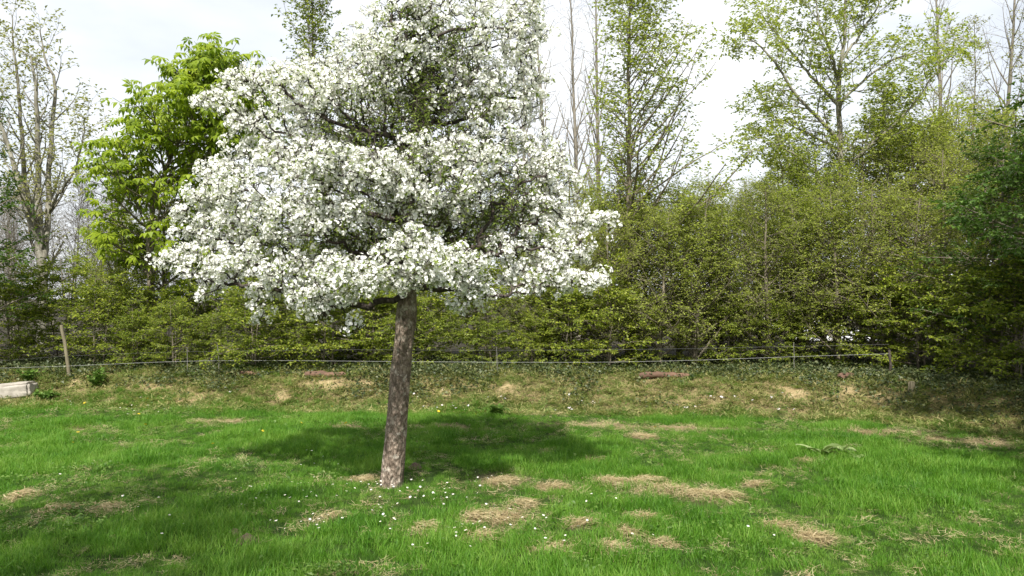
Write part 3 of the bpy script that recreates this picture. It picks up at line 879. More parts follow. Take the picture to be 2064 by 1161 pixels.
# bare grey scrub seen through the gap at the left
scrub = [hornbeam(440 + k, 4.0, .03, 1.3, 26, (.04, .06), dens=.9, up=.5, low=.08, shape='broom', ang=(20, 50), nleaf=0, bark=M_grey_bark, name='bare_shrub', stems=3, twig=.9) for k in range(2)]
for i, (px, d, s) in enumerate([(30, 19, 1.0), (150, 20, 1.05), (240, 19, 1.1), (330, 21, 1.1), (-60, 18, 1.0), (90, 22, 1.1), (200, 17.5, .8), (420, 20, 1.0), (20, 16.5, .8), (1520, 21, 1.0), (1440, 20, .9)]):
    o = scrub[i] if i < 2 else copy_tree(scrub[i % 2])
    place(o, xof(px, d), d, 'bare grey twiggy shrub without leaves behind the hedge', 'shrub', 'bare shrubs behind the hedge', rs.random() * 6.28, s)


# explicit trees: stems traced from the photo at the distance where they stand
def traced_tree(name, d, base_px, stems_px, label, bark, leafm, nb, length, leaf, nleaf, seed, ang=(35, 60), up=.4, n2=7, n3=4, t0=.12, flat=.5, partname='limb', l3=.35, bias=None):
    rg = np.random.default_rng(seed)
    base = P(*base_px, d); base[2] = float(hgt(base[0], d)) - .05
    root = empty(name, base, label, 'tree')
    sets, lv = [], []
    for si, (pts, r0, r1) in enumerate(stems_px):
        c = np.array([P(p[0], p[1], d + p[2]) for p in pts]) - base
        if si == 0: c[0] = (0, 0, -.1)
        Pn = spline(c, 26)[None]; Pn[:, 1:-1] += rg.normal(0, .010, Pn[:, 1:-1].shape)
        R = np.linspace(r0, r1, 26)[None]
        V, Fq = tubes(Pn, R, 9)
        Acc().add(V, Fq).build('trunk' if si == 0 else partname, bark, root, smooth=True)
        B1, R1 = grow(rg, Pn, R, nb, t0 if si == 0 else .08, .99, lambda t, p, dd: length * (1.1 - .55 * t), ang, trop=up, wig=.16, npts=7, rr=.45, rmin=.005, bias=bias)
        B2, R2 = grow(rg, B1, R1, n2, .15, 1., lambda t, p, dd: length * .42 * (1 - .4 * t), (30, 60), trop=up * .4, wig=.16, npts=5, rr=.6, rmin=.0032, flat=flat)
        B3, R3 = grow(rg, B2, R2, n3, .2, 1., lambda t, p, dd: length * .42 * l3, (30, 60), trop=.1, wig=.15, npts=4, rr=.6, rmin=.0024, flat=flat)
        sets += [(B1, R1, 5), (B2, R2, 3), (B3, R3, 3)]
        if nleaf:
            lv += [twig_leaves(rg, B3, R3, nleaf, leaf, t0=.3), twig_leaves(rg, B2, R2, nleaf, leaf, t0=.4)]
    ac = Acc()
    for (Pn, R, s) in sets:
        V, Fq = tubes(Pn, R, s); ac.add(V, Fq)
    stuff(ac.build('branches', bark, root, smooth=True))
    if lv:
        ac = Acc()
        for (V, Fc) in lv: ac.add(V, Fc, np.repeat(np.clip(rg.normal(.5, .25, len(Fc) // 2), 0, 1), 2))
        stuff(ac.build('crown', leafm, root))
    return root


traced_tree('maple_tree', 17.0, (86, 735), [
    ([(86, 735, 0), (86, 650, 0), (86, 560, 0), (82, 500, 0), (78, 420, .1), (76, 300, .1), (72, 190, 0), (62, 110, 0)], .14, .02),
    ([(82, 500, 0), (60, 440, -.2), (40, 380, -.3), (18, 300, -.3), (0, 240, -.3), (-20, 150, -.3)], .08, .015),
    ([(88, 520, 0), (98, 440, .2), (98, 350, .3), (104, 250, .3), (112, 170, .3), (92, 120, .3), (80, 60, .3)], .075, .012),
    ([(80, 480, 0), (56, 400, .4), (45, 300, .5), (38, 200, .5), (28, 100, .4), (24, 30, .4)], .07, .01),
    ([(100, 430, .2), (120, 390, -.2), (150, 345, -.4), (165, 290, -.5), (172, 240, -.5)], .035, .008)],
    'pale-stemmed tree forking into several upright trunks with sparse fresh leaves', M_pale_bark, M_maple, 15, 1.1, (.06, .10), 2, 510, up=.7, ang=(30, 55), t0=.3, n2=6, n3=3)

traced_tree('birch_tree', 15.2, (1688, 770), [
    ([(1688, 770, 0), (1686, 600, 0), (1688, 480, 0), (1692, 380, 0), (1694, 280, 0), (1690, 200, 0), (1697, 120, 0), (1703, 40, 0), (1704, -40, 0), (1706, -110, 0)], .085, .012),
    ([(1692, 282, 0), (1650, 240, -.2), (1605, 190, -.3), (1560, 125, -.4), (1520, 85, -.4), (1500, 85, -.4)], .04, .007),
    ([(1692, 215, 0), (1640, 160, .2), (1590, 100, .4), (1550, 50, .5), (1522, 5, .5)], .035, .007),
    ([(1694, 205, 0), (1740, 165, .2), (1790, 125, .3), (1850, 105, .4), (1905, 85, .4)], .03, .006),
    ([(1690, 365, 0), (1745, 300, -.3), (1810, 245, -.5), (1870, 170, -.6), (1940, 72, -.7)], .04, .007),
    ([(1690, 175, 0), (1675, 110, -.3), (1650, 40, -.5), (1640, -20, -.5)], .035, .007),
    ([(1690, 300, .1), (1630, 270, .5), (1570, 240, .7), (1520, 230, .8)], .028, .006),
    ([(1690, 395, .1), (1640, 345, -.4), (1585, 300, -.6), (1535, 285, -.7)], .026, .006),
    ([(1697, 120, 0), (1740, 60, .1), (1770, 10, .1), (1790, -40, .2)], .03, .006)],
    'pale grey-stemmed tree with wide ascending limbs and sparse leaves against the sky', M_pale_bark, M_hornbeam, 16, .9, (.05, .085), 3, 520, up=.2, t0=.35, ang=(35, 65))

traced_tree('white_stemmed_tree', 14.9, (1792, 760), [
    ([(1792, 760, 0), (1792, 600, 0), (1795, 450, 0), (1788, 330, 0), (1780, 250, 0), (1786, 170, 0)], .035, .008)],
    'thin white-barked stem standing in the thicket', M_pale_bark, M_hornbeam, 18, .8, (.05, .08), 4, 530, up=.3, t0=.3)

# ------------------------------------------------------------------ horse chestnut in fresh leaf
rg = np.random.default_rng(61)
CD = 14.6
cb = P(305, 730, CD); cb[2] = float(hgt(cb[0], CD)) - .05
chest = empty('horse_chestnut_tree', cb, 'horse chestnut with drooping bright green hand-shaped leaves left of the blossom', 'tree')
T = spline(np.array([P(305, 730, CD), P(304, 600, CD), P(300, 480, CD), P(318, 390, CD), P(355, 295, CD), P(405, 225, CD), P(455, 160, CD)]) - cb, 24)[None]
T[0, 0, 2] = -.1
R = np.linspace(.06, .015, 24)[None]
V, Fq = tubes(T, R, 10); Acc().add(V, Fq).build('trunk', M_brown_bark, chest, smooth=True)


def chl(t, p, d):
    return 1.75 * np.sin(np.clip(t * .9 + .1, 0, 1) * PI) ** .6 * (.85 + .3 * d[..., 0])


B1, R1 = grow(rg, T, R, 66, .17, .99, chl, (45, 85), trop=.25, wig=.14, npts=7, rr=.5, rmin=.009, taper=.4)
B1b, R1b = grow(rg, T, R, 26, .5, .99, lambda t, p, d: 1.6 * (1.2 - .6 * t) * np.clip(.7 + .7 * d[..., 0], .2, 1.4), (40, 75), trop=.3, wig=.14, npts=7, rr=.5, rmin=.009, taper=.4)
B1 = np.concatenate([B1, B1b]); R1 = np.concatenate([R1, R1b])
B2, R2 = grow(rg, B1, R1, 7, .3, 1.0, lambda t, p, d: .42 * np.ones_like(t), (30, 60), trop=.35, wig=.12, npts=4, rr=.7, rmin=.006, taper=.6)
ac = Acc()
for (a, b, s) in ((B1, R1, 6), (B2, R2, 4)):
    V, Fq = tubes(a, b, s); ac.add(V, Fq)
stuff(ac.build('branches', M_brown_bark, chest, smooth=True))


def palmate(rg):
    V = []; Fc = []
    n = int(rg.integers(5, 8))
    for k in range(n):
        a = (k - (n - 1) / 2) * (1.75 * PI / n) + rg.normal(0, .08)
        L = .21 * (1 - .09 * abs(k - (n - 1) / 2)) * rg.uniform(.85, 1.1); w = L * .34
        d = np.array([math.cos(a), math.sin(a), 0]); s = np.array([-math.sin(a), math.cos(a), 0])
        dr = rg.uniform(.45, .95)
        b = len(V); z = np.array([0, 0, 1.0])
        m = d * L * .55 - z * L * .18 * dr; tip = d * L * (.98 - .3 * dr) - z * L * .75 * dr
        V += [d * .004, m + s * w * .5 - z * w * .12, m + z * w * .06, m - s * w * .5 - z * w * .12, tip]
        Fc += [[b, b + 1, b + 2], [b, b + 2, b + 3], [b + 1, b + 4, b + 2], [b + 2, b + 4, b + 3]]
    return np.array(V), np.array(Fc)


pal = [palmate(rg) for k in range(8)]
pal_mesh = [Acc().add(v, f, np.repeat(rg.uniform(.25, .75, len(f) // 4), 4)).mesh('leaf', M_chestnut) for v, f in pal]
ends = np.concatenate([B2[:, -1], B2[:, -1], B2[:, -2], B1[:, -1], B1[:, -1], B2[:, 1]]); dirs = np.concatenate([norm(B2[:, -1] - B2[:, -2])] * 3 + [norm(B1[:, -1] - B1[:, -2])] * 2 + [norm(B2[:, -1] - B2[:, -2])])
keep = rg.random(len(ends)) < .93
ends, dirs = ends[keep], dirs[keep]
hd = dirs + rg.normal(0, .6, dirs.shape); hd[:, 2] *= .3; hd = norm(hd)
upv = norm(np.array([0, -.25, 1.0]) + rg.normal(0, .28, hd.shape))
sx = norm(np.cross(upv, hd)); hx = np.cross(sx, upv)
RM2 = np.stack([hx, sx, upv], axis=2)
pos = ends + hd * rg.uniform(.02, .12, (len(ends), 1)) + rg.normal(0, .03, ends.shape)
sc2 = rg.uniform(.7, 1.15, len(pos)); kd = rg.integers(0, 8, len(pos))
rank = np.argsort(pos[:, 1] + .2 * rg.random(len(pos)))
sing = np.zeros(len(pos), bool); sing[rank[:290]] = True
rest = Acc()
for q in range(8):
    v, f = pal[q]
    s2 = np.where((kd == q) & ~sing)[0]
    W = np.einsum('bij,vj->bvi', RM2[s2] * sc2[s2, None, None], v) + pos[s2][:, None, :]
    rest.add(W.reshape(-1, 3), (f[None] + (np.arange(len(s2)) * len(v))[:, None, None]).reshape(-1, 3), np.repeat(rg.random(len(s2)), len(f)))
    for k in np.where((kd == q) & sing)[0]:
        o = bpy.data.objects.new('leaf', pal_mesh[q]); COL.objects.link(o); o.parent = chest
        m4 = np.eye(4); m4[:3, :3] = RM2[k] * sc2[k]; m4[:3, 3] = pos[k]
        o.matrix_local = Matrix(m4.tolist())
stuff(rest.build('crown', M_chestnut, chest))

# ------------------------------------------------------------------ trees at the edges: their shade falls on the bank and the near lawn
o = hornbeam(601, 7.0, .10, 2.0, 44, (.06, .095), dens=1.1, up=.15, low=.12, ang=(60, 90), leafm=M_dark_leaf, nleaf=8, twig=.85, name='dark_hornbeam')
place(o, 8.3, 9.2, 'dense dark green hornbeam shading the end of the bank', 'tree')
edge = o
rb = np.random.default_rng(633)
el = np.array(edge.location)
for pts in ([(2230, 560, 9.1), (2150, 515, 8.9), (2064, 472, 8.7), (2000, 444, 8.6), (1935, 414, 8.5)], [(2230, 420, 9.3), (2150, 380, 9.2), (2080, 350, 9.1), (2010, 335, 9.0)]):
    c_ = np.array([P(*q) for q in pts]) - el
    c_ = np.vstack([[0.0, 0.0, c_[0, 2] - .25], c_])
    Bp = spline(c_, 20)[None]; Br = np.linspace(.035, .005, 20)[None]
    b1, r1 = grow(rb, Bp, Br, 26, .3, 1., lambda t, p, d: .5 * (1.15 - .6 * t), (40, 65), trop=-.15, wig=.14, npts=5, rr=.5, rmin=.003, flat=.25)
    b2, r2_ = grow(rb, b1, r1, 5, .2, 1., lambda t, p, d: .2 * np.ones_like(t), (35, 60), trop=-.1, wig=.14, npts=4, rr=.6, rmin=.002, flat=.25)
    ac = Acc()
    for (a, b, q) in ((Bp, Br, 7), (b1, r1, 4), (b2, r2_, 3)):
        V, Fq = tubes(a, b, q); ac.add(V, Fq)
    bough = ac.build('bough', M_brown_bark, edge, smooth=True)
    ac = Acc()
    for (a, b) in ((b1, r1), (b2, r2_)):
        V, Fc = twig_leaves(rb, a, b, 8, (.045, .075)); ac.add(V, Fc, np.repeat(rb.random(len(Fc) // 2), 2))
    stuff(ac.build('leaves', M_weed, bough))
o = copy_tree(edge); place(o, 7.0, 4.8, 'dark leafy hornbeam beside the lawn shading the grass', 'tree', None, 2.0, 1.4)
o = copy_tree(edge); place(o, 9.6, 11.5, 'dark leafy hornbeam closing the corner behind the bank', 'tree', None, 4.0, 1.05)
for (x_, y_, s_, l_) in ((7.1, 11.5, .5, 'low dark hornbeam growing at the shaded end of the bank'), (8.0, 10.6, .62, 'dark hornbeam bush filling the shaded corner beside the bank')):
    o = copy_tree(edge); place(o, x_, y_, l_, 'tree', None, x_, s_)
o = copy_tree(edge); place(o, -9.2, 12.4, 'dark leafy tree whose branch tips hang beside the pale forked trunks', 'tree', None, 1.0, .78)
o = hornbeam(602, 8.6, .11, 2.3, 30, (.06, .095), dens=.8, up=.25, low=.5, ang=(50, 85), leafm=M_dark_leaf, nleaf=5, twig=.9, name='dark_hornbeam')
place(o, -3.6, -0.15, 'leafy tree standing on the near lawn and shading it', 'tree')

# ------------------------------------------------------------------ lawn grass, bank grass, ivy (uncountable)
def blade_proto(seed, n, rad, hl, w, bend, mat, name, lie=0.0):
    rg = np.random.default_rng(seed)
    a = rg.random(n) * 6.28; r = rad * np.sqrt(rg.random(n))
    p0 = np.stack([r * np.cos(a), r * np.sin(a), np.full(n, -.01)], 1)
    az = rg.random(n) * 6.28
    d = norm(np.stack([np.cos(az) * (.25 + lie), np.sin(az) * (.25 + lie), np.ones(n) * (1 - lie * .8)], 1) + rg.normal(0, .12, (n, 3)))
    L = rg.uniform(hl[0], hl[1], n)
    K = 4
    Pn = np.empty((n, K, 3)); Pn[:, 0] = p0
    hz = np.stack([np.cos(az), np.sin(az), -np.ones(n) * .35], 1)
    bd = rg.uniform(bend[0], bend[1], n)[:, None]
    for k in range(1, K):
        d = norm(d + hz * bd * k / K); Pn[:, k] = Pn[:, k - 1] + d * (L / (K - 1))[:, None]
    if lie: Pn[..., 2] = np.maximum(Pn[..., 2], .004) + 0.0
    s = np.stack([-np.sin(az), np.cos(az), np.zeros(n)], 1)
    wd = rg.uniform(w[0], w[1], n)
    ww = np.stack([wd, wd * .95, wd * .7, wd * .08], 1)[..., None] * .5
    V = np.stack([Pn + s[:, None] * ww, Pn - s[:, None] * ww], 2).reshape(-1, 3)
    b = np.arange(n)[:, None] * K * 2; i = np.arange(K - 1)[None] * 2
    Fq = np.stack([b + i, b + i + 1, b + i + 3, b + i + 2], -1).reshape(-1, 4)
    return Acc().add(V, Fq, np.repeat(np.clip(rg.normal(.5, .22, n), 0, 1), K - 1)).mesh(name, mat)


def scatter(name, pts, scale, which, proto_meshes, label, cat, tilt=0.15, seed=0, nrm=None):
    """ONE object: points carrying instances of small tufts, one point object through geometry nodes"""
    rg = np.random.default_rng(seed)
    pc = bpy.data.collections.new(name + '_tufts')
    for k, me in enumerate(proto_meshes):
        pc.objects.link(bpy.data.objects.new('%s_tuft_%02d' % (name, k), me))
    me = bpy.data.meshes.new(name)
    me.vertices.add(len(pts)); me.vertices.foreach_set('co', np.asarray(pts, np.float32).ravel())
    for nm, ty, val in (('size', 'FLOAT', scale), ('which', 'INT', which)):
        at = me.attributes.new(nm, ty, 'POINT'); at.data.foreach_set('value', np.asarray(val, np.float32 if ty == 'FLOAT' else np.int32))
    rot = np.stack([rg.normal(0, tilt, len(pts)), rg.normal(0, tilt, len(pts)), rg.random(len(pts)) * 6.283], 1)
    if nrm is not None: rot[:, 0] += nrm
    at = me.attributes.new('turn', 'FLOAT_VECTOR', 'POINT'); at.data.foreach_set('vector', rot.astype(np.float32).ravel())
    o = link(name, me); tag(o, label, cat, kind='stuff')
    ng = bpy.data.node_groups.new(name, 'GeometryNodeTree')
    ng.interface.new_socket('Geometry', in_out='INPUT', socket_type='NodeSocketGeometry'); ng.interface.new_socket('Geometry', in_out='OUTPUT', socket_type='NodeSocketGeometry')
    N_, L_ = ng.nodes, ng.links
    gi, go = N_.new('NodeGroupInput'), N_.new('NodeGroupOutput')
    ip = N_.new('GeometryNodeInstanceOnPoints'); ci = N_.new('GeometryNodeCollectionInfo'); ci.inputs['Collection'].default_value = pc
    ci.inputs['Separate Children'].default_value = True; ci.inputs['Reset Children'].default_value = True
    ip.inputs['Pick Instance'].default_value = True

    def named(nm, ty):
        n = N_.new('GeometryNodeInputNamedAttribute'); n.data_type = ty; n.inputs['Name'].default_value = nm
        return n.outputs['Attribute']
    mp = N_.new('GeometryNodeMeshToPoints')
    L_.new(gi.outputs[0], mp.inputs['Mesh']); L_.new(mp.outputs[0], ip.inputs['Points']); L_.new(ci.outputs[0], ip.inputs['Instance'])
    L_.new(named('which', 'INT'), ip.inputs['Instance Index']); L_.new(named('size', 'FLOAT'), ip.inputs['Scale'])
    L_.new(named('turn', 'FLOAT_VECTOR'), ip.inputs['Rotation'])
    L_.new(ip.outputs[0], go.inputs[0])
    md = o.modifiers.new('tufts', 'NODES'); md.node_group = ng
    o.data.materials.append(proto_meshes[0].materials[0])
    return o


rg = np.random.default_rng(77)
nn_ = 66000
y = 3.0 + (14.0 - 3.0) * rg.random(nn_); x = (rg.random(nn_) * 2 - 1) * 10.8
ok = (np.abs(x) < .66 * y + 1.7)
x, y = x[ok], y[ok]
s = bank_s(x, y); wv = worn_w(x, y)
patch = fbm(x * 1.3, y * 1.3, 41); edge_n = fbm(x * 1.7, y * 1.7, 9) - .5
lush = sstep(.38, .66, patch)
on = (s + edge_n * 1.1 < .30 + .25 * (rg.random(len(x)) - .5) + 1.3 * (rg.random(len(x)) < .16)) & (rg.random(len(x)) > wv * (.45 + 1.1 * fbm(x * 6, y * 6, 45)))
at_trunk = (np.hypot(x - APP[0], y - APP[1]) > .12)
on &= at_trunk
xl, yl, lu = x[on], y[on], lush[on]
size = (.40 + .5 * lu + .4 * (fbm(xl * 4.5, yl * 4.5, 43, 2) - .5) * 2 + rg.normal(0, .12, len(xl))) * np.interp(s[on], [-1.5, .2], [1.0, .7])
tall = [blade_proto(700 + k, 60, .10, (.04, .115), (.0022, .0042), (.1, .9), M_grass, 'grass_tuft') for k in range(6)]
scatter('lawn_grass', np.stack([xl, yl, hgt(xl, yl)], 1), np.clip(size, .35, 1.6), rg.integers(0, 6, len(xl)), tall, 'bright green lawn grass, thick and uneven', 'grass', seed=1)
# dry blades mixed through worn areas of the lawn
on = (rg.random(len(x)) < wv * .8 + .16 * (1 - lush)) & (s < .5) & at_trunk
dry = [blade_proto(720 + k, 34, .08, (.03, .07), (.0015, .003), (.0, .6), M_straw, 'dry_tuft', lie=.7) for k in range(4)]
xd, yd = x[on], y[on]
scatter('dry_thatch', np.stack([xd, yd, hgt(xd, yd) + .01], 1), rg.uniform(.6, 1.2, len(xd)), rg.integers(0, 4, len(xd)), dry, 'thin straw-coloured dead grass in worn lawn patches', 'dry grass', seed=2, tilt=.2)
# bank cover
bw = bare_w(x, y)
on = (s + edge_n * .6 > -.1) & (s < 2.3) & (rg.random(len(x)) > bw * .9)
xb, yb = x[on], y[on]
bk = [blade_proto(740 + k, 34, .11, (.03, .095), (.004, .010), (.2, .9), M_bank_blade, 'bank_tuft', lie=.45) for k in range(5)]
scatter('bank_grass', np.stack([xb, yb, hgt(xb, yb)], 1), rg.uniform(.6, 1.3, len(xb)), rg.integers(0, 5, len(xb)), bk, 'short olive and straw-coloured growth on the bank face', 'grass', seed=3, tilt=.3)


def ivy_proto(seed):
    rg = np.random.default_rng(seed); n = 16
    p = np.stack([rg.normal(0, .09, n), rg.normal(0, .09, n), rg.uniform(.01, .07, n)], 1)
    a = rg.random(n) * 6.28; d = np.stack([np.cos(a), np.sin(a), rg.normal(-.2, .25, n)], 1)
    L = rg.uniform(.025, .052, n)
    V, Fc = leaves(rg, p, d, np.tile([0, -.3, 1.0], (n, 1)) + rg.normal(0, .4, (n, 3)), L, L * .95)
    return Acc().add(V, Fc, np.repeat(np.clip(rg.normal(.45, .3, n), 0, 1), 2)).mesh('ivy_tuft', M_ivy)


sv = s + edge_n * .9
dens = .5 * sstep(1.05, 1.8, sv) * (1 - sstep(3.2, 4.2, s)) + .25 * sstep(.3, .9, sv) * (fbm(x * 1.1, y * 1.1, 66) > .5)
dens = np.where(x > 4.2, np.maximum(dens, .3 * sstep(.5, 1.0, sv)), dens)
on = (rg.random(len(x)) < dens * .95) & (rg.random(len(x)) > bw * 1.1)
xi, yi = x[on], y[on]
scatter('ivy', np.stack([xi, yi, hgt(xi, yi)], 1), rg.uniform(.7, 1.25, len(xi)), rg.integers(0, 5, len(xi)), [ivy_proto(760 + k) for k in range(5)], 'dark green ivy trailing over the top of the bank', 'ivy', seed=4, tilt=.3)

on = (fbm(x * 1.6, y * 1.6, 88) > .56) & (rg.random(len(x)) < .09) & (s < .6) & at_trunk & (rg.random(len(x)) > wv)
xc, yc = x[on], y[on]


def clover_proto(seed):
    r2 = np.random.default_rng(seed); n = 18
    p = np.stack([r2.normal(0, .05, n), r2.normal(0, .05, n), r2.uniform(.015, .05, n)], 1)
    a = r2.random(n) * 6.28; d = np.stack([np.cos(a), np.sin(a), r2.normal(.1, .3, n)], 1)
    L = r2.uniform(.014, .034, n)
    V, Fc = leaves(r2, p, d, np.tile([0, 0, 1.0], (n, 1)) + r2.normal(0, .3, (n, 3)), L, L * .7)
    return Acc().add(V, Fc, np.repeat(r2.random(n), 2)).mesh('clover_tuft', M_weed)


scatter('clover', np.stack([xc, yc, hgt(xc, yc)], 1), rg.uniform(.8, 1.3, len(xc)), rg.integers(0, 4, len(xc)), [clover_proto(780 + k) for k in range(4)], 'small broad-leaved clover and weeds mixed through the lawn', 'clover', seed=5, tilt=.2)

# ------------------------------------------------------------------ heaps of raked dry grass
def hay(seed, rx, ry, h, n):
    rg = np.random.default_rng(seed)
    u = rg.normal(0, .56, (n, 2)); th = np.arctan2(u[:, 1], u[:, 0])
    u *= (.5 + 1.0 * vnoise(th * 1.4 + 9, th * 0 + seed, seed))[:, None]
    cx, cy = u[:, 0] * rx, u[:, 1] * ry
    zt = h * np.clip(1 - (u ** 2).sum(1), 0, 1) * rg.random(n) ** .5
    a = rg.normal(.2, .9, n); L = rg.uniform(.06, .17, n)
    K = 5; tt = np.linspace(-.5, .5, K)
    curv = rg.normal(0, 1.6, n)
    aa = a[:, None] + curv[:, None] * tt[None]
    stepx = np.cos(aa) * (L / (K - 1))[:, None]; stepy = np.sin(aa) * (L / (K - 1))[:, None]
    X = cx[:, None] + np.cumsum(stepx, 1); Y = cy[:, None] + np.cumsum(stepy, 1)
    Z = zt[:, None] + rg.normal(0, .012, (n, 1)) * tt[None] * 2 + .012 * (1 - 4 * tt[None] ** 2) * rg.random((n, 1)) + .006
    Pn = np.stack([X, Y, Z], -1)
    s = np.stack([-np.sin(aa), np.cos(aa), rg.normal(0, .4, (n, K))], -1)
    w = (rg.uniform(.002, .0042, n)[:, None] * np.array([.6, 1, 1, .9, .3])[None])[..., None] * .5
    V = np.stack([Pn + s * w, Pn - s * w], 2)
    return V, K, n, rg


HAY = [(1000, 976, 36, 10), (1112, 988, 34, 12), (1215, 975, 50, 10), (1295, 972, 40, 11), (1335, 990, 34, 14), (1390, 1000, 34, 11), (1448, 1002, 36, 12), (1042, 1020, 26, 14), (950, 1046, 42, 10), (1005, 1050, 36, 9),
       (1165, 1060, 30, 13), (845, 1068, 30, 13), (958, 1087, 26, 10), (1290, 1046, 32, 9), (1560, 1063, 36, 9), (1640, 1092, 32, 10), (1600, 1082, 28, 8), (1618, 932, 28, 7), (728, 970, 28, 7), (28, 1003, 28, 10),
       (208, 1026, 24, 9), (655, 1048, 26, 14), (1250, 1072, 24, 9), (1185, 929, 13, 5), (1098, 914, 16, 5), (1325, 1100, 14, 9), (110, 1028, 22, 7), (1290, 881, 24, 4), (1520, 980, 26, 5), (1220, 1108, 40, 8), (1100, 1112, 36, 8)]
HAY_LABEL = {0: 'dry grass heap at the edge of the shade right of the crab apple trunk', 17: 'dry grass heap beside the dock plants', 18: 'thin dry grass heap just left of the crab apple trunk', 14: 'long flat heap of dry grass lying alone in lush grass', 15: 'pale end heap of the flat strip of dry grass in lush grass', 11: 'pointed heap of dry grass among daisies', 21: 'dull mound of dead grass with daisies beside it'}
HL = ['long raked windrow heap of dry straw-coloured grass lying right of the crab apple', 'rounded heap of dry straw-coloured grass on the lawn', 'small tuft of dead straw-coloured grass on the lawn']
for k, (px, py, rx, ry) in enumerate(HAY):
    c = ground_at(px, py); kx = c[1] / F
    wx = rx * kx; wy = max(.07, min(wx * .8, ry * kx * c[1] / CAMH * .8))
    V, K, n, r_ = hay(800 + k, wx, wy, .022 + .018 * (ry > 9), int(160 + 3600 * wx * wy * 2))
    gx_, gy_ = c[0] + V[..., 0], c[1] + V[..., 1]
    V[..., 2] += hgt(gx_, gy_) - c[2]
    b = np.arange(n)[:, None] * K * 2; i = np.arange(K - 1)[None] * 2
    Fq = np.stack([b + i, b + i + 1, b + i + 3, b + i + 2], -1).reshape(-1, 4)
    o = Acc().add(V.reshape(-1, 3), Fq, np.repeat(np.clip(r_.normal(.45, .25, n), 0, 1), K - 1)).build('dry_grass_heap', M_straw)
    o.location = Vector(c.tolist())
    which = 0 if 2 <= k <= 6 else (1 if rx > 22 else 2)
    tag(o, HAY_LABEL.get(k, HL[which]), 'dry grass', ['raked windrow of dry grass', 'dry grass heaps on the lawn', 'small dead grass tufts'][which])

# ------------------------------------------------------------------ small flowers
def daisy(seed, r, np_, pm, stem_h, cup=.15):
    rg = np.random.default_rng(seed); ac = Acc(); V = []; Fc = []
    for k in range(np_):
        a = k * 2 * PI / np_ + rg.normal(0, .06); da = PI / np_ * .9; b = len(V)
        V += [(0, 0, stem_h), (r * .65 * math.cos(a - da), r * .65 * math.sin(a - da), stem_h + r * cup), (r * math.cos(a), r * math.sin(a), stem_h + r * cup * 1.3), (r * .65 * math.cos(a + da), r * .65 * math.sin(a + da), stem_h + r * cup)]
        Fc += [[b, b + 1, b + 2, b + 3]]
    ac.add(V, Fc, rg.random(np_), 0)
    q = np.array([(math.cos(a) * r * .32, math.sin(a) * r * .32, stem_h + r * .12) for a in np.arange(6) * PI / 3] + [(0, 0, stem_h + r * .3)])
    ac.add(q, [[k, (k + 1) % 6, 6] for k in range(6)], .5, 1)
    sv_, sf = tubes(np.array([[(0, .004, -.02), (.003, 0, stem_h * .5), (0, 0, stem_h)]]), np.full((1, 3), .0012), 3)
    ac.add(sv_, sf, .5, 2)
    return ac


rg = np.random.default_rng(91)
dm = [daisy(900 + k, .0095, 9, None, .07 + .008 * k).mesh('daisy', [M_daisy, M_yellow, M_stem]) for k in range(4)]
DZ = [(800, 1000, 26, 90, 22), (700, 985, 12, 60, 18), (890, 1010, 16, 70, 25), (560, 1000, 18, 110, 25), (640, 1060, 16, 45, 14), (770, 1040, 16, 60, 25), (930, 1080, 14, 60, 25), (1040, 1050, 10, 60, 30), (1130, 1090, 10, 80, 30),
      (480, 1010, 8, 120, 35), (300, 1040, 9, 160, 45), (860, 1100, 8, 120, 30), (560, 1075, 6, 60, 14), (640, 930, 8, 90, 20), (1180, 1010, 6, 80, 20), (1500, 1080, 6, 200, 40), (990, 980, 8, 50, 14), (280, 835, 14, 45, 9), (300, 815, 5, 25, 6), (345, 830, 6, 25, 5), (130, 820, 4, 30, 6)]
for (px, py, n, sx_, sy_) in DZ:
    for k in range(n):
        c = ground_at(px + rg.normal(0, .5) * sx_, min(1158, py + rg.normal(0, .5) * sy_))
        o = tag(link('daisy', dm[int(rg.integers(0, 4))], None, c), 'tiny white daisy open in the lawn grass', 'daisy', 'daisies in the lawn')
        o.rotation_euler = (rg.normal(.25, .25), rg.normal(0, .25), rg.random() * 6.28)
        s_ = rg.uniform(.75, 1.25); o.scale = (s_, s_, rg.uniform(.6, 1.1))
vm = [daisy(920 + k, .016, 5, None, .045).mesh('pale_bank_flower', [M_violet, M_yellow, M_stem]) for k in range(3)]
VZ = [(850, 805, 14, 30, 8), (890, 825, 18, 50, 7), (910, 790, 4, 14, 5), (1010, 808, 6, 30, 5), (462, 795, 6, 12, 3), (1190, 815, 9, 30, 5), (1150, 802, 4, 12, 4), (1470, 808, 14, 45, 7), (1570, 805, 9, 28, 6), (1400, 826, 8, 50, 5), (1580, 830, 5, 24, 5), (1140, 830, 6, 20, 4), (770, 825, 6, 20, 4)]
for (px, py, n, sx_, sy_) in VZ:
    for k in range(n):
        c = ground_at(px + rg.normal(0, .55) * sx_, py + rg.normal(0, .55) * sy_)
        o = tag(link('pale_bank_flower', vm[int(rg.integers(0, 3))], None, c), 'tiny pale violet-white flower growing on the bank face', 'flower', 'pale flowers on the bank')
        o.rotation_euler = (rg.normal(.5, .25), rg.normal(0, .3), rg.random() * 6.28)
        s_ = rg.uniform(.8, 1.3); o.scale = (s_, s_, s_)
dn = daisy(940, .021, 12, None, .075, .05).mesh('dandelion', [M_yellow, M_yellow, M_stem])
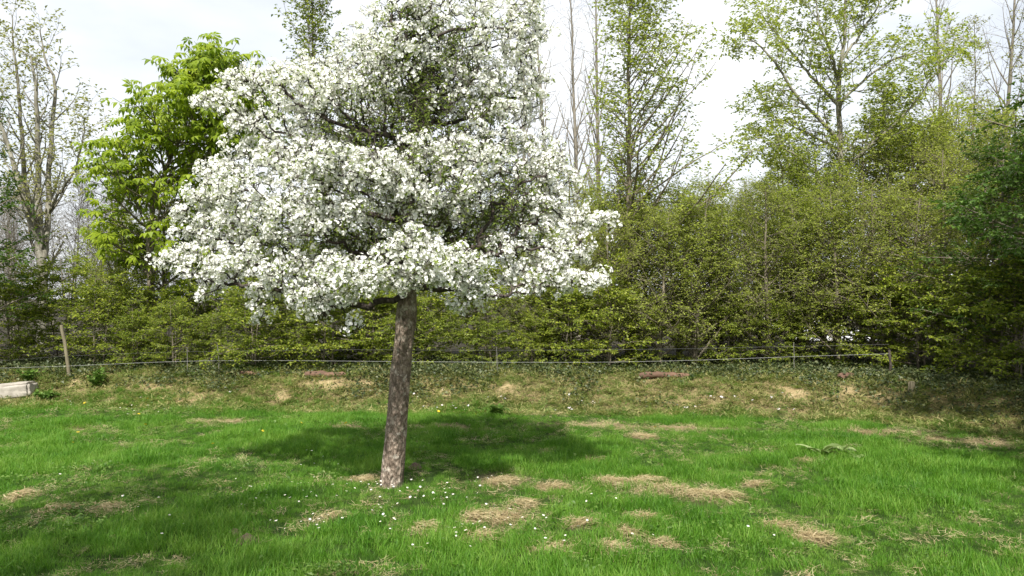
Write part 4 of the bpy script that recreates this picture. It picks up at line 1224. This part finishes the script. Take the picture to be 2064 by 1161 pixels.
for (px, py) in [(175, 820), (157, 884), (140, 905), (290, 867), (432, 908), (525, 879), (600, 862), (278, 845), (882, 837), (953, 845), (668, 829), (300, 812), (990, 828), (1325, 872), (702, 862)]:
    c = ground_at(px, py)
    o = tag(link('dandelion', dn, None, c), 'single yellow dandelion head among the grass', 'dandelion', 'dandelions in the grass')
    o.rotation_euler = (rg.normal(.4, .2), rg.normal(0, .2), rg.random() * 6.28)

# ------------------------------------------------------------------ broad-leaved plants
def broad_leaf(L, W, arch, K=6, wav=.12, seed=0):
    rg = np.random.default_rng(seed)
    t = np.linspace(0, 1, K); xx = L * (t - .10 * arch * t ** 2); zz_ = L * arch * (t * 1.1 - 1.25 * t ** 2)
    w = W * np.sin(np.clip(t * .93 + .07, 0, 1) * PI) ** .8 * .5
    V = []
    for k in range(K):
        ww = rg.normal(0, wav * W * .4, 2)
        V += [(xx[k], w[k], zz_[k] + .25 * w[k] + ww[0]), (xx[k], 0, zz_[k]), (xx[k], -w[k], zz_[k] + .25 * w[k] + ww[1])]
    Fc = []
    for k in range(K - 1):
        a = k * 3
        Fc += [[a, a + 1, a + 4, a + 3], [a + 1, a + 2, a + 5, a + 4]]
    return np.array(V), np.array(Fc)


def rosette(name, px, py, n, L, W, arch, mat, label, seed, up=.1):
    rg = np.random.default_rng(seed); c = ground_at(px, py)
    root = empty(name, c, label, 'plant')
    for k in range(n):
        v, f = broad_leaf(rg.uniform(*L), rg.uniform(*W), rg.uniform(*arch), seed=seed + k)
        o = Acc().add(v, f, rg.random()).build('leaf', mat, root, smooth=True)
        o.location = (rg.normal(0, .012), rg.normal(0, .012), rg.uniform(.0, .03))
        o.rotation_euler = (rg.normal(0, .25), -rg.uniform(0, up), k * 2.4 + rg.normal(0, .3))
    return root


rosette('dock_plant', 1655, 920, 9, (.18, .32), (.055, .085), (.25, .6), M_dock, 'dock plant with long arching leaves on the lawn', 1000, .5)
rosette('dock_plant', 1700, 914, 7, (.16, .28), (.06, .09), (.25, .6), M_dock, 'dock plant with broad pale leaves leaning across the lawn', 1010, .5)
rosette('dock_plant', 1724, 925, 3, (.12, .2), (.05, .07), (.05, .2), M_dock, 'flattened dock plant with a pale leaf lying on the grass', 1020, .1)


def leafy_bush(px, py, h, r, n, label, seed, mat):
    rg = np.random.default_rng(seed); c = ground_at(px, py)
    root = empty('leafy_weed', c, label, 'plant')
    a = rg.random(14) * 6.28
    tips = np.stack([np.cos(a) * r * rg.random(14), np.sin(a) * r * rg.random(14), h * rg.uniform(.5, 1, 14)], 1)
    t = np.linspace(0, 1, 5)[None, :, None]
    Pn = tips[:, None, :] * np.concatenate([t ** 1.4, t ** 1.4, t], 2)
    R = np.linspace(.004, .002, 5)[None].repeat(14, 0)
    V, Fq = tubes(Pn, R, 4); Acc().add(V, Fq).build('stems', M_stem, root)
    V, Fc = twig_leaves(rg, Pn, R, n, (.05, .09), jit=.4, t0=.15, wr=.6)
    stuff(Acc().add(V, Fc, np.repeat(rg.random(len(Fc) // 2), 2)).build('leaves', mat, root))


leafy_bush(196, 782, .30, .22, 18, 'bushy green weed growing on the bank beside the bare earth', 1100, M_weed)
leafy_bush(60, 770, .18, .2, 12, 'low green weed growing on the bank near the concrete block', 1101, M_weed)
leafy_bush(1000, 838, .14, .16, 12, 'small green weed at the foot of the bank', 1102, M_weed)
leafy_bush(100, 806, .14, .22, 12, 'dark green weed clump where the lawn meets the bank', 1103, M_weed)

# ------------------------------------------------------------------ fence, block, logs and other small things
FD = 12.35


def rod(name, pts, r, mat, label, cat, group=None, sides=8, n=24, jit=0.0, r1=None, seed=0):
    pts = np.asarray(pts, float); base = pts[0].copy()
    q = spline(pts - base, n)
    if jit: q[1:-1] += np.random.default_rng(seed).normal(0, jit, q[1:-1].shape)
    V, Fq = tubes(q[None], np.linspace(r, r1 or r, n)[None], sides)
    ac = Acc().add(V, Fq)
    ac.add(V[-sides:], [list(range(sides))[::-1]]); ac.add(V[:sides], [list(range(sides))])
    o = ac.build(name, mat, smooth=True); o.location = Vector(base.tolist())
    return tag(o, label, cat, group)


wd_ = lambda px: np.interp(px, [-200, 0, 1000, 1500, 1800], [12.6, 12.5, 12.3, 12.1, 11.6])
wire_px = [(-160, 748), (0, 742), (130, 738), (430, 727), (830, 729), (1000, 730), (1210, 730), (1400, 726), (1598, 719), (1792, 713)]
rod('fence_wire', [P(a, b, wd_(a)) for a, b in wire_px], .0013, M_wire, 'taut white fence wire running along the top of the bank', 'wire', None, 5, 90)
rod('fence_wire', [P(a, b, wd_(a)) for a, b in [(-160, 732), (0, 727), (130, 718), (300, 711), (430, 708), (700, 705), (1000, 706), (1300, 704), (1598, 698), (1792, 694)]], .0009, M_greywire, 'thin grey upper fence wire above the white one', 'wire', None, 5, 90)
rod('fence_wire', [P(a, b, wd_(a)) for a, b in [(375, 750), (441, 748), (700, 752), (1000, 754), (1300, 757), (1598, 754), (1792, 745)]], .0009, M_greywire, 'thin grey lower fence wire close to the ivy', 'wire', None, 5, 90)


def post(px, top, lean, r, mat, label, cat, name, d=None, r1=None):
    d = d or wd_(px) + .02
    x0 = xof(px, d); z0 = float(hgt(x0, d))
    b = np.array([x0, d, z0 - .12]); t = P(px + lean, top, d)
    mid_ = (b + t) / 2 + np.array([.012, 0, 0])
    rod(name, [b, mid_, t], r, mat, label, cat, None, 8, 12, .003, r1, seed=int(abs(px)))


post(141, 655, -17, .028, M_post, 'leaning round wooden fence post at the foot of the hedge', 'post', 'fence_post', r1=.025)
post(1794, 705, -2, .02, M_apple_twig, 'upright dark wooden fence post in the shaded corner of the bank', 'post', 'fence_post')
post(-165, 660, 4, .045, M_post, 'wooden fence post beyond the concrete block', 'post', 'fence_post')
for px, top, ln, lb in [(375, 700, 2, 'thin grey stake holding the wire above the bare earth patch'), (441, 690, -3, 'thin grey stake holding the wire between two bushes'), (1000, 700, 1, 'thin grey stake holding the wire in front of the shaded hedge'), (1598, 690, 2, 'thin grey stake holding the wire above the ivy')]:
    post(px, top, ln, .006, M_stake, lb, 'stake', 'fence_stake')


def rough_box(name, c, size, rot, mat, label, cat, seed, cuts=6, rough=.012):
    rg = np.random.default_rng(seed)
    import bmesh
    bm = bmesh.new(); bmesh.ops.create_cube(bm, size=1.0)
    for v in bm.verts: v.co = Vector((v.co.x * size[0], v.co.y * size[1], v.co.z * size[2]))
    bmesh.ops.bevel(bm, geom=bm.edges[:], offset=min(size) * .14, segments=2, affect='EDGES')
    bmesh.ops.subdivide_edges(bm, edges=bm.edges[:], cuts=cuts, use_grid_fill=True)
    for v in bm.verts: v.co += Vector(rg.normal(0, rough, 3).tolist()) * .5
    me = bpy.data.meshes.new(name); bm.to_mesh(me); bm.free(); me.materials.append(mat)
    for p in me.polygons: p.use_smooth = True
    o = link(name, me, None, c); o.rotation_euler = rot
    return tag(o, label, cat)


c = P(-15, 758, 12.0); c[2] = float(hgt(c[0], 12.0)) + .04
rough_box('concrete_block', c, (1.22, .3, .24), (0, math.radians(-5), .06), M_concrete, 'pale weathered concrete block at the end of the bank', 'concrete block', 1, 5, .008)


def log(px, py, L, r, rz, label, seed, d_off=.03):
    rg = np.random.default_rng(seed); c = ground_at(px, py); c[2] += r * .55
    q = np.stack([np.linspace(-L / 2, L / 2, 16), rg.normal(0, .006, 16), rg.normal(0, .005, 16) + .012 * np.sin(np.linspace(0, 5, 16))], 1)
    R = r * (1 + rg.normal(0, .05, 16)); R[0] *= .8; R[-1] *= .75
    V, Fq = tubes(q[None], R[None], 14); V += rg.normal(0, r * .03, V.shape)
    ac = Acc().add(V, Fq).add(V[-14:], [list(range(14))[::-1]]).add(V[:14], [list(range(14))])
    o = ac.build('log', M_log, smooth=True); o.location = Vector(c.tolist()); o.rotation_euler = (0, 0, rz)
    tag(o, label, 'log')


log(655, 760, .62, .055, .05, 'reddish-brown log lying under the hedge left of the crab apple trunk', 1)
log(502, 757, .32, .04, -.1, 'short reddish log half hidden in the ivy', 2)
log(1340, 761, .75, .05, .03, 'long brown log lying along the bank top below the slender hornbeam', 3)
log(1710, 765, .3, .06, .4, 'dark short log at the shaded end of the bank', 4)
c = ground_at(1837, 790)
rough_box('wooden_stub', c + np.array([0, 0, .06]), (.075, .05, .16), (.08, .05, .2), M_post, 'short square wooden stub sticking out of the shaded bank', 'stub', 7, 3, .004)


def soil_heap(px, py, r, label, seed):
    rg = np.random.default_rng(seed); c = ground_at(px, py); ac = Acc()
    n = 26
    X, Y = np.meshgrid(np.linspace(-1, 1, n), np.linspace(-1, 1, n)); rr_ = np.sqrt(X ** 2 + Y ** 2)
    Z = r * .7 * np.clip(1 - rr_ ** 1.5, -.15, 1) * (.6 + .8 * fbm(X * 3 + seed, Y * 3, seed)) + r * .12 * (vnoise(X * 9, Y * 9, seed) - .5)
    i = np.arange(n - 1)[:, None] * n + np.arange(n - 1)[None]
    ac.add(np.stack([X * r, Y * r, Z + hgt(c[0] + X * r, c[1] + Y * r) - c[2]], -1).reshape(-1, 3), np.stack([i, i + 1, i + n + 1, i + n], -1).reshape(-1, 4))
    o = ac.build('soil_clump', M_soil, smooth=True); o.location = Vector(c.tolist()); tag(o, label, 'soil clump')


soil_heap(836, 944, .07, 'small brown soil clump in the shade right of the trunk', 3)
soil_heap(474, 1078, .055, 'dark brown soil clump among daisies on the shaded lawn', 4)
soil_heap(497, 1092, .075, 'broad crumbly soil clump with rusty leaves on the lawn', 5)
